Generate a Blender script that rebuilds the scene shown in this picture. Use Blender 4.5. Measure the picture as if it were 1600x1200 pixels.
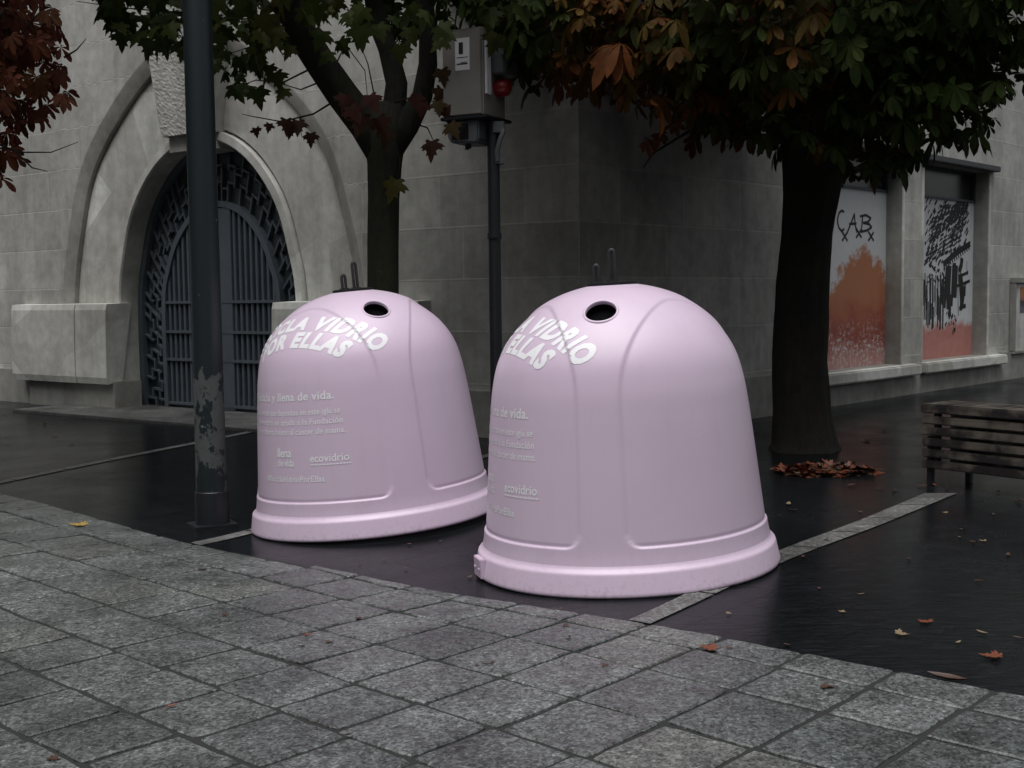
import bpy, bmesh, math, random
from mathutils import Vector, Matrix, Quaternion
random.seed(7)
for o in list(bpy.data.objects):
    bpy.data.objects.remove(o)
SC = bpy.context.scene
COL = SC.collection
PI = math.pi

# ------------------------------------------------------------------ camera
CAM_H, FPX = 1.5, 1900.0
PITCH, ROLL = math.atan(137 / FPX), 0.012
F = Vector((0, math.cos(PITCH), -math.sin(PITCH)))
R0 = Vector((1, 0, 0)); U0 = Vector((0, math.sin(PITCH), math.cos(PITCH)))
RV = R0 * math.cos(ROLL) - U0 * math.sin(ROLL)
UV_ = R0 * math.sin(ROLL) + U0 * math.cos(ROLL)
cd = bpy.data.cameras.new('camera'); cam = bpy.data.objects.new('camera', cd); COL.objects.link(cam)
cd.sensor_width = 36; cd.lens = 36 * FPX / 1600; cd.clip_start = .05; cd.clip_end = 1000
m = Matrix((RV, UV_, -F)).transposed().to_4x4(); m.translation = (0, 0, CAM_H)
cam.matrix_world = m
SC.camera = cam

# ------------------------------------------------------------------ overcast sky, weak wide sun, exposure
SUN_EL, SUN_AZ = math.radians(74), math.radians(205)     # azimuth clockwise from +Y: behind the camera, a little left
w = bpy.data.worlds.new('World'); SC.world = w; w.use_nodes = True
nt = w.node_tree; nt.nodes.clear()
wo = nt.nodes.new('ShaderNodeOutputWorld'); bg = nt.nodes.new('ShaderNodeBackground')
sky = nt.nodes.new('ShaderNodeTexSky'); sky.sky_type = 'NISHITA'; sky.sun_disc = False
sky.sun_elevation = SUN_EL; sky.sun_rotation = SUN_AZ; sky.air_density = 1.0; sky.dust_density = 4.0; sky.ozone_density = 1.0
hs = nt.nodes.new('ShaderNodeHueSaturation'); hs.inputs['Saturation'].default_value = 0.16
bg.inputs['Strength'].default_value = 0.055
nt.links.new(sky.outputs[0], hs.inputs['Color']); nt.links.new(hs.outputs[0], bg.inputs['Color']); nt.links.new(bg.outputs[0], wo.inputs['Surface'])
sl = bpy.data.lights.new('sun', 'SUN'); sun = bpy.data.objects.new('sun', sl); COL.objects.link(sun)
sl.energy = 1.5; sl.angle = math.radians(60); sl.color = (1.0, .985, .965)
sd = Vector((math.sin(SUN_AZ) * math.cos(SUN_EL), math.cos(SUN_AZ) * math.cos(SUN_EL), math.sin(SUN_EL)))
sun.rotation_euler = (-sd).to_track_quat('-Z', 'Y').to_euler()
SC.view_settings.view_transform = 'Standard'; SC.view_settings.look = 'None'
SC.view_settings.exposure = 0.91; SC.view_settings.gamma = 1.0
SC.render.engine = 'CYCLES'

# ------------------------------------------------------------------ helpers
def tag(o, label=None, cat=None, group=None, kind=None):
    if label: o['label'] = label
    if cat: o['category'] = cat
    if group: o['group'] = group
    if kind: o['kind'] = kind
    return o

def empty(name, loc=(0, 0, 0), rot=None):
    o = bpy.data.objects.new(name, None); COL.objects.link(o); o.location = loc
    if rot is not None: o.rotation_euler = rot
    o.empty_display_size = .2
    return o

class MB:
    def __init__(s): s.v = []; s.f = []; s.uv = {}; s.t = []; s.cur = 0.0
    def add(s, vs, fs, uv=None):
        b = len(s.v); s.v += [tuple(q) for q in vs]
        for f in fs:
            s.f.append([b + i for i in f]); s.t.append(s.cur)
        if uv is not None:
            for i, q in enumerate(uv): s.uv[b + i] = q
    def quad(s, a, b, c, d, uv=None): s.add([a, b, c, d], [(0, 1, 2, 3)], uv)
    def box(s, o, ax, ay, az):
        o, ax, ay, az = map(Vector, (o, ax, ay, az))
        vs = [o, o + ax, o + ax + ay, o + ay, o + az, o + ax + az, o + ax + ay + az, o + ay + az]
        s.add(vs, [(3, 2, 1, 0), (4, 5, 6, 7), (0, 1, 5, 4), (1, 2, 6, 5), (2, 3, 7, 6), (3, 0, 4, 7)])
    def cbox(s, c, sx, sy, sz, rot=None):
        M = rot or Matrix.Identity(3)
        ax, ay, az = M @ Vector((sx, 0, 0)), M @ Vector((0, sy, 0)), M @ Vector((0, 0, sz))
        s.box(Vector(c) - (ax + ay + az) / 2, ax, ay, az)
    def tube(s, pts, rad, n=10, cap=True, jit=0.0):
        pts = [Vector(p) for p in pts]; k = len(pts)
        if not hasattr(rad, '__len__'): rad = [rad] * k
        d0 = (pts[1] - pts[0]).normalized()
        up = Vector((0, 0, 1)) if abs(d0.z) < .9 else Vector((1, 0, 0))
        e1 = d0.cross(up).normalized(); vs = []
        for i in range(k):
            d = (pts[min(i + 1, k - 1)] - pts[max(i - 1, 0)]).normalized()
            e1 = (e1 - d * e1.dot(d)).normalized(); e2 = d.cross(e1)
            for j in range(n):
                a = 2 * PI * j / n; r = rad[i] * (1 + (random.uniform(-jit, jit) if jit else 0))
                vs.append(pts[i] + e1 * math.cos(a) * r + e2 * math.sin(a) * r)
        fs = [(i * n + j, i * n + (j + 1) % n, (i + 1) * n + (j + 1) % n, (i + 1) * n + j) for i in range(k - 1) for j in range(n)]
        if cap: fs += [tuple(range(n - 1, -1, -1)), tuple(range((k - 1) * n, k * n))]
        s.add(vs, fs)
    def lathe(s, prof, n=48, c=(0, 0, 0)):
        c = Vector(c); vs = []; k = len(prof)
        for r, z in prof:
            for j in range(n):
                a = 2 * PI * j / n; vs.append(c + Vector((r * math.cos(a), r * math.sin(a), z)))
        s.add(vs, [(i * n + j, i * n + (j + 1) % n, (i + 1) * n + (j + 1) % n, (i + 1) * n + j) for i in range(k - 1) for j in range(n)])
    def mesh(s, name, mat, smooth=False, recalc=True, bevel=0, merge=0, angle=None):
        me = bpy.data.meshes.new(name); me.from_pydata(s.v, [], s.f)
        if s.uv:
            l = me.uv_layers.new(name='UVMap')
            for lp in me.loops: l.data[lp.index].uv = s.uv.get(lp.vertex_index, (0, 0))
        if any(s.t):
            at = me.attributes.new('tint', 'FLOAT', 'FACE'); at.data.foreach_set('value', s.t)
        if recalc or bevel or merge:
            bm = bmesh.new(); bm.from_mesh(me)
            if merge: bmesh.ops.remove_doubles(bm, verts=bm.verts, dist=merge)
            if recalc: bmesh.ops.recalc_face_normals(bm, faces=bm.faces)
            if bevel:
                ed = [e for e in bm.edges if len(e.link_faces) == 2 and e.calc_face_angle(0) > .6]
                bmesh.ops.bevel(bm, geom=ed, offset=bevel, segments=2, affect='EDGES', clamp_overlap=True)
            bm.to_mesh(me); bm.free()
        if smooth:
            me.polygons.foreach_set('use_smooth', [True] * len(me.polygons))
            if angle: me.set_sharp_from_angle(angle=angle)
        me.materials.append(mat)
        return me
    def build(s, name, mat, parent=None, loc=(0, 0, 0), **k):
        o = bpy.data.objects.new(name, s.mesh(name, mat, **k)); COL.objects.link(o)
        o.location = loc
        if parent: o.parent = parent
        return o

# ---- node materials
class NM:
    def __init__(s, name, rough=.6, spec=.5, metal=0.0):
        s.m = bpy.data.materials.new(name); s.m.use_nodes = True; s.nt = s.m.node_tree
        s.b = s.nt.nodes['Principled BSDF']
        s.b.inputs['Roughness'].default_value = rough; s.b.inputs['Metallic'].default_value = metal
        s.b.inputs['Specular IOR Level'].default_value = spec
    def n(s, t, **k):
        q = s.nt.nodes.new(t)
        for a, v in k.items():
            if a.startswith('i_'):
                key = a[2:].replace('_', ' ')
                q.inputs[int(key) if key.isdigit() else key].default_value = v
            else: setattr(q, a, v)
        return q
    def l(s, a, b): s.nt.links.new(a, b)
    def coord(s, kind='Object', scale=(1, 1, 1), rot=(0, 0, 0), loc=(0, 0, 0)):
        t = s.n('ShaderNodeTexCoord'); mp = s.n('ShaderNodeMapping')
        mp.inputs['Scale'].default_value = scale; mp.inputs['Rotation'].default_value = rot; mp.inputs['Location'].default_value = loc
        s.l(t.outputs[kind], mp.inputs[0]); return mp.outputs[0]
    def noise(s, vec, scale, detail=4, rough=.55, dist=0.0):
        q = s.n('ShaderNodeTexNoise'); s.l(vec, q.inputs['Vector'])
        q.inputs['Scale'].default_value = scale; q.inputs['Detail'].default_value = detail; q.inputs['Roughness'].default_value = rough; q.inputs['Distortion'].default_value = dist
        return q.outputs['Fac']
    def ramp(s, fac, stops, mode='LINEAR'):
        q = s.n('ShaderNodeValToRGB'); cr = q.color_ramp; cr.interpolation = mode
        while len(cr.elements) < len(stops): cr.elements.new(.5)
        for e, (p, c) in zip(cr.elements, stops):
            e.position = p; e.color = (*c, 1) if hasattr(c, '__len__') else (c, c, c, 1)
        s.l(fac, q.inputs[0]); return q.outputs[0]
    def mix(s, fac, a, b, mode='MIX'):
        q = s.n('ShaderNodeMix', data_type='RGBA', blend_type=mode)
        for x, i in ((fac, 0), (a, 6), (b, 7)):
            if hasattr(x, 'default_value') or hasattr(x, 'is_linked'): s.l(x, q.inputs[i])
            elif i == 0: q.inputs[0].default_value = x
            else: q.inputs[i].default_value = (*x, 1) if hasattr(x, '__len__') else (x, x, x, 1)
        return q.outputs[2]
    def math(s, op, a, b=0.0, c=0.0):
        q = s.n('ShaderNodeMath', operation=op)
        for x, i in ((a, 0), (b, 1), (c, 2)):
            if hasattr(x, 'is_linked'): s.l(x, q.inputs[i])
            else: q.inputs[i].default_value = x
        return q.outputs[0]
    def color(s, c):
        if hasattr(c, 'is_linked'): s.l(c, s.b.inputs['Base Color'])
        else: s.b.inputs['Base Color'].default_value = (*c, 1)
        return s
    def rough(s, r): s.l(r, s.b.inputs['Roughness']); return s
    def bump(s, h, strength=.3, dist=.01):
        q = s.n('ShaderNodeBump'); q.inputs['Strength'].default_value = strength; q.inputs['Distance'].default_value = dist
        if s.b.inputs['Normal'].is_linked:
            s.l(s.b.inputs['Normal'].links[0].from_socket, q.inputs['Normal'])
        s.l(h, q.inputs['Height']); s.l(q.outputs[0], s.b.inputs['Normal']); return s

def plain(name, c, rough=.6, var=.25, scale=8, metal=0.0, bump=.15, spec=.5):
    q = NM(name, rough, spec, metal); v = q.coord('Object')
    n1 = q.noise(v, scale, 6, .6)
    q.color(q.mix(n1, [x * (1 - var) for x in c], [min(1, x * (1 + var)) for x in c]))
    q.bump(q.noise(v, scale * 8, 4), bump, .004)
    return q.m

# ------------------------------------------------------------------ ground shape
A47 = math.radians(47.2)
GU = Vector((math.cos(A47), math.sin(A47), 0)); GV = Vector((-GU.y, GU.x, 0))
BINS = [((.635, 6.79), .046), ((-.955, 8.36), .082)]        # standing place, lean to the left
def g(x, y):
    z = 0.0
    for (bx, by), s in BINS:
        z += s / .607 * (x - bx) * math.exp(-((x - bx) ** 2 + (y - by) ** 2) / (2 * .85 ** 2))
    z += .004 * math.sin(x * 1.7 + 1) * math.sin(y * 1.3)
    return z - .024 * math.exp(-((x - .1) ** 2 / 4 + (y - 7.5) ** 2 / 2.4))
def uv2p(u, v, dz=0.0):
    p = GU * u + GV * v; return Vector((p.x, p.y, g(p.x, p.y) + dz))
def u_edge(v): return 4.575 - .058 * v

# ------------------------------------------------------------------ materials
def mat_slate():
    q = NM('wet_slate', .3, .05); v = q.coord('Object', rot=(0, 0, -A47))
    br = q.n('ShaderNodeTexBrick', offset=.5, squash=1.0)
    q.l(v, br.inputs['Vector'])
    for k_, val in (('Scale', 1.0), ('Mortar Size', .007), ('Mortar Smooth', .2), ('Brick Width', .62), ('Row Height', .31)): br.inputs[k_].default_value = val
    br.inputs['Color1'].default_value = (.0075, .0085, .010, 1); br.inputs['Color2'].default_value = (.0075, .0085, .010, 1); br.inputs['Mortar'].default_value = (.007, .007, .007, 1)
    n1 = q.noise(v, 1.3, 5, .6); n2 = q.noise(v, 26, 5, .65)
    c = q.mix(.55, br.outputs['Color'], q.ramp(n1, [(.3, .5), (.7, 1.25)]), 'MULTIPLY')
    c = q.mix(.6, c, q.ramp(n2, [(.3, .55), (.75, 1.5)]), 'MULTIPLY')
    q.color(c)
    q.rough(q.ramp(q.math('ADD', q.math('MULTIPLY', n1, .7), q.math('MULTIPLY', n2, .3)), [(.35, .10), (.65, .30)]))
    stre = q.noise(q.coord('Object', rot=(0, 0, -A47 + .12), scale=(5, 38, 1)), 1, 6, .7, .3)
    c = q.mix(1.0, c, q.ramp(stre, [(.34, .55), (.52, 1.0), (.68, 1.9)]), 'MULTIPLY'); q.color(c)
    q.bump(stre, .22, .006); q.bump(q.noise(v, 60, 3), .15, .003); q.bump(q.math('SUBTRACT', 1.0, br.outputs['Fac']), .5, .004)
    return q.m
def mat_granite(name, base, wet=.5):
    q = NM(name, .5); v = q.coord('Object')
    vo = q.n('ShaderNodeTexVoronoi', feature='F1'); q.l(v, vo.inputs['Vector']); vo.inputs['Scale'].default_value = 95
    spk = q.ramp(vo.outputs['Color'], [(.15, .35), (.55, .9), (.80, 1.15), (.94, 1.8)])
    n1 = q.noise(v, 2.2, 6, .62); n2 = q.noise(v, 34, 6, .7)
    at = q.n('ShaderNodeAttribute', attribute_name='tint')
    c = q.mix(1.0, [base[0], base[1], base[2]], spk, 'MULTIPLY')
    c = q.mix(.9, c, q.ramp(n2, [(.32, .3), (.5, 1.0), (.7, 1.55)]), 'MULTIPLY')
    c = q.mix(.9, c, q.ramp(n1, [(.30, .45), (.70, 1.45)]), 'MULTIPLY')
    n4 = q.noise(v, 7.5, 5, .7); c = q.mix(1.0, c, q.ramp(n4, [(.30, .42), (.42, 1.0), (.7, 1.1)]), 'MULTIPLY')
    c = q.mix(.8, c, q.ramp(at.outputs['Fac'], [(0, (.68, .70, .70)), (.5, (1, 1, 1)), (.9, (1.2, 1.19, 1.19)), (1, (1.10, 1.07, 1.0))]), 'MULTIPLY')
    q.color(c); q.rough(q.ramp(n1, [(.3, wet - .17), (.7, wet + .1)]))
    q.bump(n2, .6, .006); q.bump(vo.outputs['Distance'], .35, .003)
    return q.m
def mat_stone(name, base, joints=True, var=.5):
    q = NM(name, .8, .3); t = q.n('ShaderNodeTexCoord'); v = t.outputs['UV']; ob = t.outputs['Object']
    n1 = q.noise(ob, .7, 6, .6); n2 = q.noise(ob, 6, 6, .65); n3 = q.noise(ob, 45, 4, .6)
    mp = q.n('ShaderNodeMapping'); mp.inputs['Scale'].default_value = (2.6, 2.6, .22); q.l(ob, mp.inputs[0])
    st = q.noise(mp.outputs[0], 1.0, 5, .65)
    c = q.mix(var, base, q.ramp(n1, [(.3, (.55, .55, .53)), (.68, (1.3, 1.3, 1.28))]), 'MULTIPLY')
    c = q.mix(.35, c, q.ramp(st, [(.34, (.5, .48, .45)), (.6, (1.15, 1.15, 1.15))]), 'MULTIPLY')
    c = q.mix(.5, c, q.ramp(n2, [(.35, .7), (.68, 1.25)]), 'MULTIPLY')
    if name.startswith('smooth'):
        vo = q.n('ShaderNodeTexVoronoi', feature='F1'); q.l(ob, vo.inputs['Vector']); vo.inputs['Scale'].default_value = .95
        sp_ = q.n('ShaderNodeSeparateColor'); q.l(vo.outputs['Color'], sp_.inputs[0])
        c = q.mix(1.0, c, q.ramp(sp_.outputs[0], [(.1, (.80, .79, .77)), (.9, (1.1, 1.1, 1.1))]), 'MULTIPLY')
    if joints:
        br = q.n('ShaderNodeTexBrick', offset=.42, squash=1.3, squash_frequency=3); q.l(v, br.inputs['Vector'])
        for k_, val in (('Scale', 1.0), ('Mortar Size', .012), ('Mortar Smooth', .5), ('Brick Width', 1.15), ('Row Height', .562)): br.inputs[k_].default_value = val
        br.inputs['Color1'].default_value = (.78, .78, .78, 1); br.inputs['Color2'].default_value = (1.12, 1.12, 1.12, 1); br.inputs['Mortar'].default_value = (1, 1, 1, 1)
        c = q.mix(.65, c, br.outputs['Color'], 'MULTIPLY')
        pale = q.mix(q.math('MULTIPLY', br.outputs['Fac'], q.ramp(n2, [(.35, 0.1), (.62, .8)])), c, (.46, .455, .43))
        c = pale
        q.bump(br.outputs['Fac'], .3, .006)
    q.color(c); q.bump(n2, .25, .01); q.bump(n3, .25, .004)
    return q.m
M = {}
M['slate'] = mat_slate()
M['granite'] = mat_granite('pale_granite', (.102, .110, .110), .38)
M['strip'] = mat_granite('strip_granite', (.125, .125, .122), .5)
M['bed'] = plain('joint_dirt', (.012, .012, .0115), .8, .4, 12)
M['limestone'] = mat_stone('limestone', (.42, .42, .40))
M['smoothstone'] = mat_stone('smooth_limestone', (.57, .575, .555), False, .55)
M['archstone'] = mat_stone('brown_limestone', (.34, .332, .312), False, .6)
M['basestone'] = mat_stone('base_limestone', (.27, .27, .255), False, .7)
M['keystone'] = mat_stone('rough_limestone', (.44, .435, .41), False, .4)
M['gate'] = plain('blue_grey_iron', (.085, .105, .125), .5, .25, 5)
M['gateback'] = plain('dark_sheet_iron', (.046, .057, .066), .55, .3, 5)
M['darkglass'] = plain('dark_glass', (.012, .011, .011), .2, .3, 3)
M['lead'] = plain('dark_lead', (.05, .052, .055), .6, .3, 10)

def mat_pink():
    q = NM('pink_polyethylene', .33, .5); v = q.coord('Object')
    n1 = q.noise(v, 2.5, 5, .6); n2 = q.noise(v, 260, 3, .5)
    stv = q.coord('Object', scale=(9, 9, .7)); st = q.noise(stv, 1.2, 6, .65)
    c = q.mix(n1, (.590, .470, .600), (.630, .510, .640))
    c = q.mix(q.ramp(st, [(.52, 0.0), (.78, .16)]), c, (.40, .33, .37))
    tz = q.n('ShaderNodeTexCoord'); sz = q.n('ShaderNodeSeparateXYZ'); q.l(tz.outputs['Object'], sz.inputs[0])
    spl = q.math('MULTIPLY', q.ramp(sz.outputs['Z'], [(.0, .45), (.07, .12), (.35, 0)]), q.ramp(q.noise(v, 38, 5, .7), [(.50, 0), (.66, 1)]))
    c = q.mix(spl, c, (.22, .18, .19))
    c = q.mix(q.ramp(q.noise(v, 17, 6, .75, .4), [(.66, 0), (.74, .30)]), c, (.36, .30, .34))
    q.color(c); q.rough(q.ramp(n1, [(.3, .28), (.7, .40)]))
    q.bump(n2, .10, .001); q.bump(q.noise(v, 6, 3), .06, .01)
    return q.m
M['pink'] = mat_pink()
M['white_vinyl'] = plain('white_vinyl', (.80, .80, .84), .4, .04, 10, bump=.02)
M['black_rubber'] = plain('black_rubber', (.008, .008, .010), .75, .3, 10, spec=.25)
M['painted_hole_shade'] = plain('painted_hole_shade', (.003, .003, .004), .9, .1, 10, spec=.05)  # near-black colour standing in for the shade inside the closed shell
M['hook'] = plain('dark_galvanised', (.035, .035, .038), .5, .3, 20, .3)

def mat_lamp_paint():
    q = NM('peeling_green_paint', .45); v = q.coord('Object')
    t = q.n('ShaderNodeTexCoord'); sx = q.n('ShaderNodeSeparateXYZ'); q.l(t.outputs['Object'], sx.inputs[0])
    mp = q.coord('Object', scale=(1, 1, .55))
    n1 = q.noise(mp, 6.5, 8, .62); n2 = q.noise(v, 30, 5)
    band = q.math('MULTIPLY', q.ramp(q.math('ADD', q.math('MULTIPLY', sx.outputs['Z'], .5), q.math('MULTIPLY', q.math('SUBTRACT', q.noise(q.coord('Object', scale=(1, 1, .5)), 9, 5, .6), .5), .45)), [(.06, 0.0), (.16, 1), (.52, 1), (.68, 0)]), 1.0)
    peel = q.math('GREATER_THAN', q.math('MULTIPLY', n1, band), .455)
    rust = q.math('GREATER_THAN', q.math('MULTIPLY', q.noise(v, 11, 6, .7, .3), band), .585)
    chip = q.math('GREATER_THAN', q.noise(v, 22, 3, .5), .72)
    c = q.mix(n2, (.006, .012, .015), (.011, .019, .022))
    c = q.mix(peel, c, q.mix(n2, (.055, .063, .062), (.095, .106, .102)))
    c = q.mix(rust, c, (.025, .020, .022))
    c = q.mix(chip, c, (.12, .13, .13))
    q.color(c); q.bump(q.math('ADD', peel, q.math('MULTIPLY', n2, .3)), .4, -.003)
    return q.m
M['lamp'] = mat_lamp_paint()
M['pole'] = plain('dark_pole_paint', (.010, .012, .016), .45, .35, 12)
M['cabinet'] = plain('beige_cabinet', (.20, .19, .17), .55, .12, 6)
M['greymetal'] = plain('grey_metal', (.075, .082, .085), .45, .25, 9)
M['paper'] = plain('white_paper', (.62, .62, .64), .7, .06, 9)
M['red'] = plain('red_lens', (.20, .008, .007), .3, .15, 9)
M['ink'] = plain('black_ink', (.012, .012, .013), .6, .3, 20)

def mat_bark(name, a, b, moss=0.0):
    q = NM(name, .85, .25); v = q.coord('Object', scale=(1, 1, .28)); v2 = q.coord('Object')
    n1 = q.noise(v, 22, 8, .7, .4); n2 = q.noise(v2, 2.0, 5)
    c = q.mix(n1, a, b)
    if moss: c = q.mix(q.math('MULTIPLY', q.ramp(n2, [(.42, 0), (.6, 1)]), moss), c, (.035, .045, .018))
    q.color(c); q.bump(n1, 1.0, .045)
    return q.m
M['maple_bark'] = mat_bark('maple_bark', (.008, .007, .0065), (.036, .033, .029), .6)
M['chestnut_bark'] = mat_bark('chestnut_bark', (.008, .007, .007), (.042, .036, .032), .2)
def mat_leaf(name, stops):
    q = NM(name, .6, .12); at = q.n('ShaderNodeAttribute', attribute_name='tint')
    v = q.coord('Object'); n = q.noise(v, 14, 4)
    c = q.mix(.5, q.ramp(at.outputs['Fac'], stops), q.ramp(n, [(.3, .55), (.7, 1.4)]), 'MULTIPLY')
    q.color(c)
    tr = q.n('ShaderNodeBsdfTranslucent'); q.l(c, tr.inputs[0])
    mx = q.n('ShaderNodeMixShader'); mx.inputs[0].default_value = .22
    out = q.nt.nodes['Material Output']
    q.l(q.b.outputs[0], mx.inputs[1]); q.l(tr.outputs[0], mx.inputs[2]); q.l(mx.outputs[0], out.inputs[0])
    return q.m
M['maple_leaf'] = mat_leaf('maple_leaf', [(0, (.016, .027, .007)), (.45, (.034, .046, .009)), (.70, (.05, .042, .010)), (.86, (.042, .022, .012)), (1, (.045, .013, .010))])
M['chestnut_leaf'] = mat_leaf('chestnut_leaf', [(0, (.030, .050, .010)), (.38, (.034, .044, .009)), (.52, (.070, .046, .009)), (.70, (.115, .038, .009)), (1, (.060, .018, .008))])
M['russet_leaf'] = mat_leaf('russet_leaf', [(0, (.05, .042, .013)), (.3, (.10, .033, .016)), (.7, (.085, .022, .013)), (1, (.16, .06, .034))])
M['fallen_orange'] = plain('fallen_orange', (.13, .036, .016), .5, .5, 60)
M['fallen_brown'] = plain('fallen_brown', (.05, .024, .015), .5, .5, 60)
M['fallen_yellow'] = plain('fallen_yellow', (.33, .22, .05), .5, .4, 60)
M['fallen_tan'] = plain('fallen_tan', (.17, .125, .075), .5, .4, 60)
def mat_wood():
    q = NM('weathered_wood', .45); v = q.coord('Object', scale=(2.5, 30, 30)); v2 = q.coord('Object')
    n1 = q.noise(v, 1.0, 7, .65, .2); n2 = q.noise(v2, 3.2, 5, .6)
    c = q.mix(n1, (.04, .034, .029), (.155, .132, .105))
    c = q.mix(q.ramp(n2, [(.40, 0), (.54, .95)]), c, (.012, .011, .011))
    q.color(c); q.bump(n1, .5, .004); q.rough(q.ramp(n2, [(.4, .6), (.62, .25)]))
    return q.m
M['wood'] = mat_wood()
def mat_panel(name, kind):
    q = NM(name, .6, .3); t = q.n('ShaderNodeTexCoord'); sx = q.n('ShaderNodeSeparateXYZ'); q.l(t.outputs['UV'], sx.inputs[0])
    v = t.outputs['UV']; n1 = q.noise(v, 2.0, 7, .65, .3); n2 = q.noise(v, 7, 7, .7); n3 = q.noise(v, 16, 6, .75)
    X, Z = sx.outputs['X'], sx.outputs['Y']
    white = q.mix(n2, (.50, .53, .55), (.62, .64, .65))
    if kind == 1:      # sprayed orange cloud below, white above; X 0..1.67, Z 0..2.45
        dx = q.math('MULTIPLY', q.math('POWER', q.math('ABSOLUTE', q.math('SUBTRACT', X, 1.72)), 2.0), .75)
        h = q.math('SUBTRACT', q.math('SUBTRACT', 1.72, dx), Z)
        f_ = q.ramp(q.math('ADD', h, q.math('ADD', q.math('MULTIPLY', q.math('SUBTRACT', n2, .5), .7), q.math('MULTIPLY', q.math('SUBTRACT', n1, .5), .9))), [(-0.04, 0), (.18, 1)])
        col = q.ramp(q.math('ADD', Z, q.math('MULTIPLY', q.math('SUBTRACT', n1, .5), 1.0)), [(.05, (.44, .24, .22)), (.42, (.26, .07, .05)), (.72, (.33, .10, .062)), (1.0, (.40, .165, .088))])
        c = q.mix(f_, white, col)
        spl = q.math('MULTIPLY', q.math('GREATER_THAN', n3, .54), q.ramp(q.math('ADD', Z, q.math('MULTIPLY', n1, .5)), [(.55, 1), (1.0, 0)]))
        spl = q.math('MULTIPLY', spl, q.ramp(q.noise(v, 3, 3), [(.38, 0), (.5, 1)]))
        c = q.mix(spl, c, (.50, .47, .46))
    else:
        h = q.math('SUBTRACT', .62, Z)
        f_ = q.ramp(q.math('ADD', h, q.math('MULTIPLY', q.math('SUBTRACT', n1, .5), .7)), [(0.0, 0), (.16, 1)])
        c = q.mix(f_, white, q.mix(n2, (.36, .12, .10), (.52, .26, .23)))
    q.color(c); q.bump(n3, .1, .003)
    return q.m
M['panel_orange'] = mat_panel('painted_board_orange', 1); M['panel_sketch'] = mat_panel('painted_board_sketch', 2)
def mat_poster():
    q = NM('poster_print', .5); t = q.n('ShaderNodeTexCoord'); sx = q.n('ShaderNodeSeparateXYZ'); q.l(t.outputs['UV'], sx.inputs[0])
    n = q.noise(t.outputs['UV'], 9, 6, .7)
    q.color(q.ramp(q.math('ADD', sx.outputs['Y'], q.math('MULTIPLY', q.math('SUBTRACT', n, .5), .5)), [(.15, (.12, .12, .15)), (.4, (.02, .02, .025)), (.55, (.35, .15, .12)), (.8, (.40, .16, .03))]))
    return q.m
M['poster'] = mat_poster()

# ------------------------------------------------------------------ ground: slate sheet to the horizon, paving bed, stones, strips
def axis(a, b, fine, lo, hi, coarse):
    out = [lo]; x = lo
    while x < hi:
        st = fine if a - 1e-6 <= x < b else min(coarse, max(fine, .35 * (min(abs(x - a), abs(x - b))) + fine))
        if x < a and x + st > a: st = a - x
        x += st; out.append(x)
    return out
xs = axis(-4.6, 4.6, .11, -130, 130, 30); ys = axis(2.5, 12.5, .11, -60, 160, 30)
b = MB(); nx = len(xs)
b.add([(x, y, g(x, y)) for y in ys for x in xs], [(j * nx + i, j * nx + i + 1, (j + 1) * nx + i + 1, (j + 1) * nx + i) for j in range(len(ys) - 1) for i in range(nx - 1)])
tag(b.build('slate_pavement', M['slate'], smooth=True), kind='structure')
# bed under the pale stones
b = MB(); V0, V1 = -9.0, 22.0; nv = 160; nu = 60
vs = []; 
for j in range(nv + 1):
    v = V0 + (V1 - V0) * j / nv
    for i in range(nu + 1):
        u = -7 + (u_edge(v) + 7) * i / nu; vs.append(uv2p(u, v, .0055))
b.add(vs, [(j * (nu + 1) + i, j * (nu + 1) + i + 1, (j + 1) * (nu + 1) + i + 1, (j + 1) * (nu + 1) + i) for j in range(nv) for i in range(nu)])
tag(b.build('paving_bed', M['bed'], smooth=True), kind='structure')
# stones: real blocks with chipped, rounded edges
b = MB(); rs = random.Random(3)
ulines = [4.2, 3.845, 3.39, 2.97, 2.585, 2.21, 1.845]
while ulines[-1] > -6: ulines.append(ulines[-1] - .385 + rs.uniform(-.02, .02))
def stone(cs, near):
    # cs: 4 corners in (u, v); chipped ring
    nseg = 7 if near else 3
    ring = []
    cu = sum(c[0] for c in cs) / 4; cv = sum(c[1] for c in cs) / 4
    tu, tv, h0 = rs.uniform(-.010, .010), rs.uniform(-.010, .010), .014 + rs.uniform(-.0015, .002)
    for k in range(4):
        p, q = cs[k], cs[(k + 1) % 4]
        for j in range(nseg):
            t = j / nseg; e = .004 if j else .012
            u_ = p[0] + (q[0] - p[0]) * t; v_ = p[1] + (q[1] - p[1]) * t
            l = math.hypot(cu - u_, cv - v_); d = rs.uniform(0, .008) + (.008 if not j else 0)
            ring.append((u_ + (cu - u_) / l * d, v_ + (cv - v_) / l * d))
    def inset(r, d, dz):
        o = []
        for (u_, v_) in r:
            l = math.hypot(cu - u_, cv - v_); uu, vv = u_ + (cu - u_) / l * d, v_ + (cv - v_) / l * d
            o.append(uv2p(uu, vv, dz + tu * (uu - cu) + tv * (vv - cv)))
        return o
    n = len(ring); a = inset(ring, 0, h0 - .012); c = inset(ring, .001, h0 - .005); d = inset(ring, .009, h0)
    b.cur = rs.random() * .88 + .06 if rs.random() < .9 else 1.0
    vs = a + c + d
    fs = [(i, (i + 1) % n, n + (i + 1) % n, n + i) for i in range(n)] + [(n + i, n + (i + 1) % n, 2 * n + (i + 1) % n, 2 * n + i) for i in range(n)] + [tuple(range(2 * n, 3 * n))]
    b.add(vs, fs)
rows = [(None, 4.2)] + [(ulines[i], ulines[i + 1]) for i in range(len(ulines) - 1)]
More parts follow.
